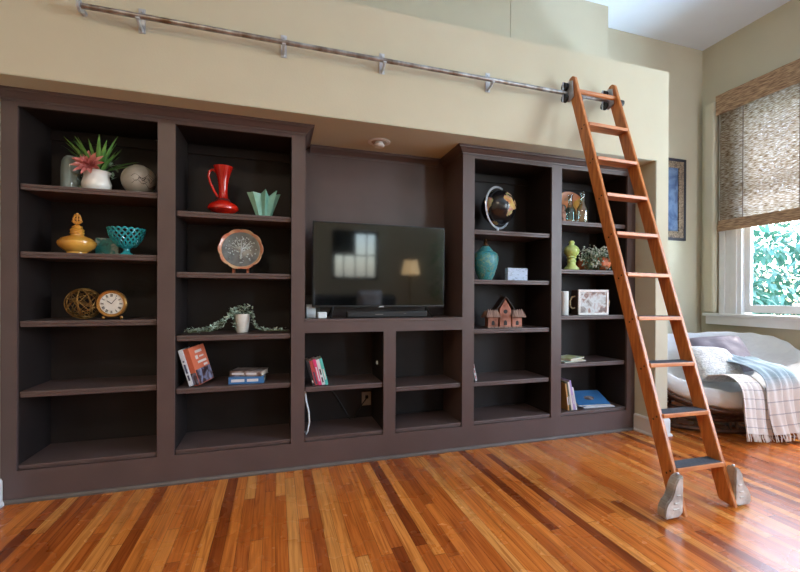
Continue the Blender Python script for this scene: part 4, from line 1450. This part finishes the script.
def pumpkin(label, x, y, r):
    t = thing('pumpkin', label, 'pumpkin', (x, y, zE[1]), group='pumpkins in the white flowers')
    MB().lathe([(0, .01)] + [(r * math.cos(b) + .0, .80 * r + .80 * r * math.sin(b)) for b in [-1.35 + i * .18 for i in range(16)]] + [(0, 1.5 * r)], 60, wob=lambda a, rr, z: .94 + .06 * abs(math.cos(4.5 * a))).build('flesh', MT['pumpkin'], t)
    MB().tube([(0, 0, 1.46 * r), (.004, 0, 1.75 * r), (.014, 0, 1.95 * r)], .008, 8, rad=[.01, .007, .008]).build('stalk', MT['bark'], t)
    return t


pumpkin('faded orange pumpkin in front among the white flowers', 2.800, .12, .082)
pumpkin('darker orange pumpkin behind the flower spray, left of the front pumpkin', 2.668, .21, .068)
t = thing('flower_spray', 'loose spray of small white flowers and pale leaves around the pumpkins', 'flowers', (2.75, .13, zE[1]))
f, g, l = MB(), MB(), MB()
random.seed(31)
for k in range(80):
    a = random.uniform(0, 2 * PI)
    base = Vector((random.uniform(-.15, .16), random.uniform(-.06, .06), .006))
    far = base + Vector((random.uniform(-.06, .05), random.uniform(-.06, .03), random.uniform(.02, .20)))
    if far.x < -.2: far.x = -.2
    mid = base.lerp(far, .5) + Vector((0, -.02, .03))
    l.tube([base, mid, far], .0015, 5)
    for j in range(5):
        p = far + Vector((random.uniform(-.022, .022), random.uniform(-.02, .02), random.uniform(-.02, .02)))
        p.z = max(p.z, .009)
        f.sphere(p, random.uniform(.005, .0095), (1, 1, .8), 7, 5)
    for j in range(6):
        p = mid.lerp(far, random.random()) + Vector((random.uniform(-.015, .015), random.uniform(-.015, .015), random.uniform(-.01, .02)))
        p.z = max(p.z, .009)
        g.leaf(p, (random.uniform(-1, 1), random.uniform(-1, .5), random.uniform(-.1, 1)), .026, .014, .15)
for k in range(60):
    p = Vector((random.uniform(-.16, .05), random.uniform(-.09, -.05), random.uniform(.010, .045)))
    g.leaf(p, (random.uniform(-1, 1), random.uniform(-1, .2), random.uniform(-.1, .8)), .03, .018, .15)
f.build('blossoms', mat('white_blossom', srgb(206, 214, 206), .7), t)
g.build('leaves', MT['pale_leaf'], t)
l.build('stems', MT['stem'], t)

t = thing('candle', 'white pillar candle at the stile, left of the framed box', 'candle', (2.402, .12, zE[2]))
MB().lathe([(0, 0), (.036, 0), (.038, .003), (.038, .205), (.034, .210), (.012, .207), (0, .206)], 36).build('wax', MT['candle'], t)
MB().tube([(0, 0, .205), (.001, 0, .218)], .0015, 6).build('wick', MT['ink'], t)

t = thing('picture_box', 'dark box with a white framed street picture on its face and rope loop handles', 'box', (2.678, .13, zE[2]), (0, 0, math.radians(-6)))
bx(-.144, .144, -.055, .060, 0, .222, .003).build('box', MT['boxside'], t)
m = MB()
for a in ((-.150, .150, .0, .020), (-.150, .150, .204, .224)):
    m.box(a[0], a[1], -.068, -.054, a[2], a[3], .003)
m.box(-.150, -.131, -.068, -.054, .020, .204, .003); m.box(.131, .150, -.068, -.054, .020, .204, .003)
m.build('front_frame', MT['tin'], t)
bx(-.132, .132, -.060, -.054, .019, .205).build('street_picture', MT['print'], t)
for s in (-1, 1):
    f = MB().tube([(s * .142, 0, .165), (s * .175, -.004, .160), (s * .198, -.006, .120), (s * .192, -.006, .075), (s * .168, -.004, .055), (s * .142, 0, .065)], .007, 8)
    f.build('rope_handle', MT['rope'], t)


def magazine(label, loc, rz, size, cov, th=.008, tilt=0.):
    t = thing('magazine', label, 'magazine', loc, (0, 0, rz), 'magazines lying on the shelf')
    w, d = size
    n = lambda u, v: Vector(((u - .5) * w, (v - .5) * d, tilt * .012 * math.sin(u * PI) + .0))
    MB().box(-w / 2, w / 2, -d / 2, d / 2, 0, th, .002).build('pages', MT['pages'], t)
    MB().box(-w / 2 - .001, w / 2 + .001, -d / 2 - .001, d / 2 + .001, th, th + .002, .0008).build('cover', cov, t)
    return t


magazine('bottom magazine of the loose pile, pale teal cover', (2.46, .16, zE[3]), math.radians(12), (.27, .20), MT['c_teal2'])
magazine('middle magazine of the loose pile, green and yellow cover', (2.452, .165, zE[3] + .0105), math.radians(-8), (.25, .19), MT['c_map'])
magazine('top magazine of the loose pile, lying crooked', (2.475, .15, zE[3] + .021), math.radians(24), (.24, .17), MT['c_map'], th=.012)
x = 2.395
for (lab, thk, h, cov, ang) in (
        ('tan spined book against the stile on the bottom shelf', .014, .235, 'c_tan', -8),
        ('dark green spined book on the bottom shelf between tan and cream', .014, .245, 'c_olive', -9),
        ('cream spined magazine right of the dark green book', .018, .25, 'c_cream', -10),
        ('lilac spined magazine at the right of the bottom shelf row', .016, .262, 'c_lilac', -11),
        ('short white booklet leaning behind the lilac magazine', .014, .20, 'c_pale', -12)):
    b = book(lab, thk, .19, h, (0, 0, 0), cover=MT[cov], group='magazines standing on the bottom shelf', marks=(MT['c_pale'], [(.2, .5)]))
    settle(b, (thk, .19, h), RY(math.radians(ang)), (x, .05, 0), zE[4])
    x += thk / math.cos(math.radians(ang)) + .0045
t = thing('papers', 'loose white papers lying under the blue book on the bottom shelf', 'papers', (2.74, .17, zE[4]), (0, 0, math.radians(-6)))
bx(-.15, .16, -.115, .11, 0, .006, .001).build('lower_sheets', MT['c_pale'], t)
bx(-.12, .15, -.10, .10, .006, .011, .001).build('upper_sheets', MT['c_cream'], t)
t = thing('binder', 'blue ring binder lying on the white papers with a dark emblem on its sloping cover', 'binder', (2.705, .16, zE[4] + .0115), (0, 0, math.radians(-8)))
bx(-.155, .155, -.09, .11, 0, .004, .001).build('back_cover', MT['c_blue'], t)
MB().prism([(-.088, .004), (.106, .004), (.106, .088), (-.088, .010)], .304, mtx=Matrix(((0, 0, 1, -.152), (1, 0, 0, 0), (0, 1, 0, 0), (0, 0, 0, 1)))).build('page_block', MT['pages'], t)
SL = T(0, -.09, .0112) @ RX(math.atan2(.078, .194))
bx(-.155, .155, 0, .214, 0, .004, .001, mtx=SL).build('front_cover', MT['c_blue'], t)
bx(-.155, .155, .1065, .1105, .002, .096, .001).build('spine', MT['c_blue'], t)
MB().sphere((0, .10, .0042), 1, (.05, .032, .0012), 24, 8, mtx=SL).build('cover_emblem', MT['c_dark'], t)

# ------------------------------------------------------------------ back wall picture
t = thing('framed_picture', 'dark blue painting in an ornate brown frame on the back wall beside the window', 'picture', (4.165, YB - .001, 2.32))
w2, h2 = .345, .47
m = MB()
m.box(-w2, w2, -.03, 0, h2 - .03, h2, .003); m.box(-w2, w2, -.03, 0, -h2, -h2 + .03, .003)
m.box(-w2, -w2 + .03, -.03, 0, -h2, h2, .003); m.box(w2 - .03, w2, -.03, 0, -h2, h2, .003)
m.build('outer_edge', MT['artedge'], t)
m = MB()
a, b = w2 - .03, h2 - .03
m.box(-a, a, -.024, 0, b - .075, b, .003); m.box(-a, a, -.024, 0, -b, -b + .075, .003)
m.box(-a, -a + .075, -.024, 0, -b + .075, b - .075, .003); m.box(a - .075, a, -.024, 0, -b + .075, b - .075, .003)
m.build('inner_frame', MT['artframe'], t)
bx(-a + .07, a - .07, -.012, 0, -b + .07, b - .07).build('canvas', MT['art'], t)

# ------------------------------------------------------------------ woven blind
t = thing('bamboo_blind', 'woven bamboo roman blind drawn halfway down the bright window', 'blind', (XR, -.30, 0))
Y0, Y1 = -.85, .795
bx(-.085, -.040, Y0, Y1, 3.43, 3.46, .004).build('headrail', MT['bamboo_dense'], t)
MB().grid(lambda u, v: Vector((-.094 + .003 * math.sin(u * 40), Y0 + (Y1 - Y0) * u, 3.24 + .225 * v)), 40, 8, thick=.004).build('valance', MT['bamboo_dense'], t)
MB().grid(lambda u, v: Vector((-.070 + .004 * math.sin(v * 26), Y0 + .01 + (Y1 - .045 - Y0) * u, 1.97 + 1.47 * v)), 30, 60).build('shade_panel', MT['bamboo'], t)
m = MB()
for k, (dx, za, zb) in enumerate(((-.080, 1.965, 2.055), (-.090, 1.945, 2.025), (-.099, 1.930, 1.995))):
    m.box(dx - .004, dx + .004, Y0, Y1 - .03, za, zb, .003)
m.build('bottom_folds', MT['bamboo_dense'], t)
for y in (.50, -.03, -.55):
    MB().tube([(-.079, y, 3.24), (-.079, y, 2.05)], .0035, 6).build('lift_cord', MT['cord'], t)

# ------------------------------------------------------------------ papasan chair in the corner
ctr = Vector((3.995, -.01, 0))
AX, AY = .765, .53
SLOPE = Matrix(((1, 0, 0), (0, 1, 0), (.05, .40, 1)))        # the bowl leans: high towards the window corner


def bowl(r, a, dz):
    q = SLOPE @ Vector((AX * r * math.cos(a), AY * r * math.sin(a), dz + .12 * (r * math.cos(a)) ** 2))
    return Vector((q.x, q.y, q.z + .56))


t = thing('papasan_chair', 'wide dark rattan papasan chair with an ivory cushion in the corner under the window', 'chair', ctr, (0, 0, math.radians(-20)))


def cush(u, v):
    a = 2 * PI * u
    if v < .55:
        q = v / .55
        r, dz = .96 * q, -.25 * (1 - q * q) + .035
    elif v < .72:
        q = (v - .55) / .17 * PI
        r, dz = .96 + .075 * math.sin(q), -.035 + .075 * math.cos(q)
    else:
        q = (v - .72) / .28
        r, dz = .96 * (1 - q), -.25 * (1 - (1 - q) ** 2) - .11 + .0
    p = bowl(r, a, dz)
    k = (.012 * noise.noise(p * 7) + .010 * math.sin(22 * a) * max(0, r - .5))
    p.z += k
    return p


m = MB().grid(cush, 110, 60)
bmesh.ops.remove_doubles(m.bm, verts=m.bm.verts, dist=.0008)
m.build('cushion', MT['cushion'], t, smooth=70)


def ell(rx, ry, fn, n=64, dx=0., dy=0.):
    return [(dx + rx * math.cos(2 * PI * i / n), dy + ry * math.sin(2 * PI * i / n), fn(2 * PI * i / n)) for i in range(n)]


fr = MB()
fr.tube([bowl(.99, 2 * PI * i / 72, -.135) for i in range(72)], .019, 10, closed=True)
fr.tube([bowl(.80, 2 * PI * i / 72, -.215) for i in range(72)], .014, 8, closed=True)
for k in range(12):
    a = 2 * PI * k / 12
    fr.tube([bowl(r, a, dz) for r, dz in ((.99, -.135), (.80, -.215), (.55, -.29), (.3, -.345))], .010, 6)
fr.tube([bowl(.3, 2 * PI * i / 40, -.345) for i in range(40)], .012, 8, closed=True)
fr.build('bowl_frame', MT['rattan'], t)
bs = MB()
BX, BY = .60, .40


def under(a, k):
    q = SLOPE @ Vector((BX * k * math.cos(a), BY * k * math.sin(a), 0))
    return q.z + .56 - .28


bs.tube(ell(BX, BY, lambda a: .022), .021, 10, closed=True)
bs.tube(ell(BX, BY, lambda a: .115), .014, 8, closed=True)
bs.tube(ell(BX * .97, BY * .97, lambda a: under(a, .97) + .02), .02, 10, closed=True)
bs.build('base_ring', MT['rattan'], t)
for k in range(7):
    a = 2 * PI * (k + .15) / 7
    p = MB()
    for d in (-.045, .045):
        p.tube([(BX * math.cos(a + d), BY * math.sin(a + d), .02), (BX * .97 * math.cos(a + d), BY * .97 * math.sin(a + d), under(a, .97) + .02)], .014, 8)
    p.build('post', MT['rattan'], t)


def pillow(name, label, w, h, d, loc, rot, m):
    def fn(u, v, s):
        x, y = 2 * u - 1, 2 * v - 1
        e = (max(0, 1 - x ** 4) * max(0, 1 - y ** 4)) ** .45
        pin = 1 - .10 * (1 - abs(y) ** 2) * abs(x) ** 3 * 0 - .06 * (x * x * y * y)
        k = .012 * noise.noise(Vector((x * 2.2, y * 2.2, s * 3.)))
        return Vector((x * w / 2 * (pin - .05 * (1 - y * y) * x * x), y * h / 2 * (pin - .05 * (1 - x * x) * y * y), s * (d / 2 * e + k * e)))
    g = MB().grid(lambda u, v: fn(u, v, 1), 30, 30)
    g2 = MB().grid(lambda u, v: fn(1 - u, v, -1), 30, 30)
    g.add(g2.bm)
    bmesh.ops.remove_doubles(g.bm, verts=g.bm.verts, dist=.0005)
    o = g.build(name, m, loc=loc, rot=rot, smooth=80)
    return tag(o, label, 'pillow')


def on_cushion(x, y):
    """top of the cushion under a point of the room"""
    px, py = (x - ctr.x) / AX, (y - ctr.y) / AY
    q = min(px * px + py * py, 1.0)
    return .56 + .07 * (x - ctr.x) + .40 * (y - ctr.y) - .25 * (1 - q / .9216) + .035


pillow('mauve_pillow', 'grey mauve satin pillow at the back of the papasan chair', .56, .44, .15, (4.24, .08, .625), (math.radians(48), math.radians(-4), math.radians(-22)), MT['mauve'])
pillow('fuzzy_pillow', 'fuzzy ivory pillow lying in front of the mauve pillow', .50, .38, .16, (3.88, -.13, .575), (math.radians(46), math.radians(4), math.radians(-6)), MT['fuzzy'])

# throws
random.seed(17)


def drape(u, v, x0, x1, path, amp, ph):
    n = len(path) - 1
    q = min(v * n, n - 1e-6)
    i = int(q)
    f = q - i
    P = [Vector((0, *p)) for p in path]
    a, b = P[max(i - 1, 0)], P[i]
    c, d = P[i + 1], P[min(i + 2, n)]
    p = .5 * ((2 * b) + (c - a) * f + (2 * a - 5 * b + 4 * c - d) * f * f + (3 * b - a - 3 * c + d) * f ** 3)
    w = math.sin(u * 17 + ph + 2 * v) * .6 + math.sin(u * 31 + ph * 2) * .4
    k = amp * min(1, .35 + v)
    return Vector((x0 + (x1 - x0) * u + .04 * (v - .4) * (u - .5), p.y - k * w * .9 - k * .5, p.z + k * .3 * w))


PATH1 = [(-.26, .50), (-.34, .52), (-.44, .53), (-.535, .47), (-.565, .35), (-.58, .21), (-.60, .10)]
t = thing('striped_throw', 'white throw with thin grey stripes and fringe hanging over the front of the papasan chair', 'blanket', (0, 0, 0))
f1 = lambda u, v: drape(u, v, 3.61, 3.90, PATH1, .020, .4) + Vector((0, 0, -.05 * u * v))
MB().grid(f1, 60, 60, thick=.006).build('cloth', MT['throw'], t, smooth=80)
m = MB()
for k in range(34):
    p = f1((k + .5) / 34, 1.0)
    m.tube([p, p + Vector((random.uniform(-.008, .008), -.006, -.022)), Vector((p.x + random.uniform(-.012, .012), p.y - .014, max(.006, p.z - .06)))], .004, 5, rad=[.003, .005, .0035])
m.build('fringe', MT['fringe'], t)
PATH2 = [(.16, .66), (-.04, .615), (-.26, .60), (-.46, .575), (-.575, .49), (-.61, .35), (-.64, .20), (-.67, .08)]
t = thing('shade_tinted_throw', 'white throw with the shade on its seat part coloured blue grey, heaped on the chair and trailing to the floor', 'blanket', (0, 0, 0))
f2 = lambda u, v: drape(u, v, 3.89, 4.22, PATH2, .034, 2.1) + Vector((.02 * math.sin(6 * v) + .02 * (1 - v) ** 2 + .16 * (1 - v) ** 2 * u, 0, max(0, 1 - 1.4 * v) * (.02 + .055 * noise.noise(Vector((u * 4, v * 5, 3))) + .03 * noise.noise(Vector((u * 9, v * 11, 7))))))
MB().grid(f2, 60, 70, thick=.007).build('cloth', MT['shadewhite'], t, smooth=80)
m = MB()
for k in range(30):
    p = f2((k + .5) / 30, 1.0)
    m.tube([p, p + Vector((random.uniform(-.008, .008), -.006, -.02)), Vector((p.x + random.uniform(-.012, .012), p.y - .012, max(.006, p.z - .055)))], .004, 5, rad=[.003, .005, .0035])
m.build('fringe', MT['fringe'], t)

# ------------------------------------------------------------------ the side of the room behind the camera, mirrored in the television
t = thing('sofa', 'charcoal sofa facing the bookcase, mirrored in the television screen', 'sofa', (1.25, -5.0, 0))
bx(-1.1, 1.1, -.42, .42, .12, .42, .05).build('seat_base', MT['sofa'], t)
bx(-1.1, 1.1, -.48, -.24, .30, .98, .08).build('backrest', MT['sofa'], t)
for s in (-1, 1):
    bx(s * 1.08 - .12, s * 1.08 + .12, -.46, .44, .12, .62, .06).build('armrest', MT['sofa'], t)
    bx(s * .5 - .48, s * .5 + .48, -.24, .40, .42, .56, .05).build('seat_cushion', MT['sofa'], t)
    for yy in (-.38, .36):
        bx(s * 1.0 - .03, s * 1.0 + .03, yy - .03, yy + .03, 0, .12).build('leg', MT['bark'], t)
pillow('sofa_pillow', 'pale grey pillow at the left of the charcoal sofa', .52, .48, .18, (.45, -5.11, .86), (math.radians(72), 0, 0), MT['pillow'])
pillow('sofa_pillow', 'pale grey pillow at the right of the charcoal sofa', .52, .48, .18, (1.75, -5.11, .86), (math.radians(72), 0, 0), MT['pillow'])
t = thing('floor_lamp', 'lit brass floor lamp with a warm shade beside the sofa', 'lamp', (2.75, -5.6, 0))
MB().lathe([(0, 0), (.16, 0), (.16, .02), (.03, .04), (.02, .06), (.02, 1.52), (0, 1.53)], 28).build('base', MT['lampmetal'], t)
MB().lathe([(.20, 1.42), (.14, 1.72), (.137, 1.72), (.197, 1.42), (.20, 1.42)], 36).build('lamp_shade', MT['shade'], t)
t = thing('potted_tree', 'leafy green potted tree in the corner beyond the lamp', 'plant', (3.72, -5.6, 0))
MB().lathe(hollow([(.16, 0), (.2, .36), (.21, .38)], .02), 28).build('pot', MT['porcelain'], t)
MB().tube([(0, 0, .05), (.02, 0, .8), (0, .02, 1.6)], .02, 8).build('trunk', MT['bark'], t)
f = MB()
random.seed(41)
for k in range(420):
    a = random.uniform(0, 2 * PI); rr = .48 * math.sqrt(random.random())
    f.leaf((rr * math.cos(a), rr * math.sin(a), random.uniform(.9, 2.3)), (math.cos(a), math.sin(a), random.uniform(-.6, .6)), .16, .07, .3)
f.build('foliage', MT['leaf'], t)

t = thing('fill_panel', 'flat square housing of the added warm fill light over the unseen seating side', 'ceiling light', (-1.2, -4.4, ZC))  # unseen housing added to go with the warm fill
bx(-.54, .54, -.54, .54, -.03, 0, .004).build('fill_housing', MT['white'], t)

# ------------------------------------------------------------------ outside the window
o = bx(5.2, 30, -25, 25, -.9, -.8).build('ground', MT['lawn'])
o['kind'] = 'structure'


def tree(label, x, y, h, r, seed):
    random.seed(seed)
    t = thing('garden_tree', label, 'tree', (x, y, -.8), group='trees outside the window')
    MB().tube([(0, 0, 0), (.05, .02, h * .35), (-.04, .05, h * .7)], .14, 10, rad=[.16, .12, .06]).build('trunk', MT['bark'], t)
    f = MB()
    cl = [(random.uniform(-r, r) * .8, random.uniform(-r, r) * .8, random.uniform(.10, 1.0) * h, random.uniform(.25, .55) * r) for _ in range(60)]
    for (cx_, cy_, cz_, cr) in cl:
        for k in range(75):
            d = Vector((random.gauss(0, 1), random.gauss(0, 1), random.gauss(0, 1))).normalized()
            p = Vector((cx_, cy_, cz_)) + d * cr * random.uniform(.6, 1.05)
            f.leaf(p, d + Vector((0, 0, -.3)), random.uniform(.13, .24), .11, .3)
    f.build('foliage', MT['treeleaf'], t, smooth=0)
    return t


tree('leafy tree close outside the window', 8.4, 3.45, 3.0, 1.2, 5)
tree('leafy tree a little further out, right of the close one', 11.4, 2.5, 3.6, 1.5, 12)
tree('broad leafy tree further back outside the window', 14.5, 7.0, 4.4, 2.3, 8)
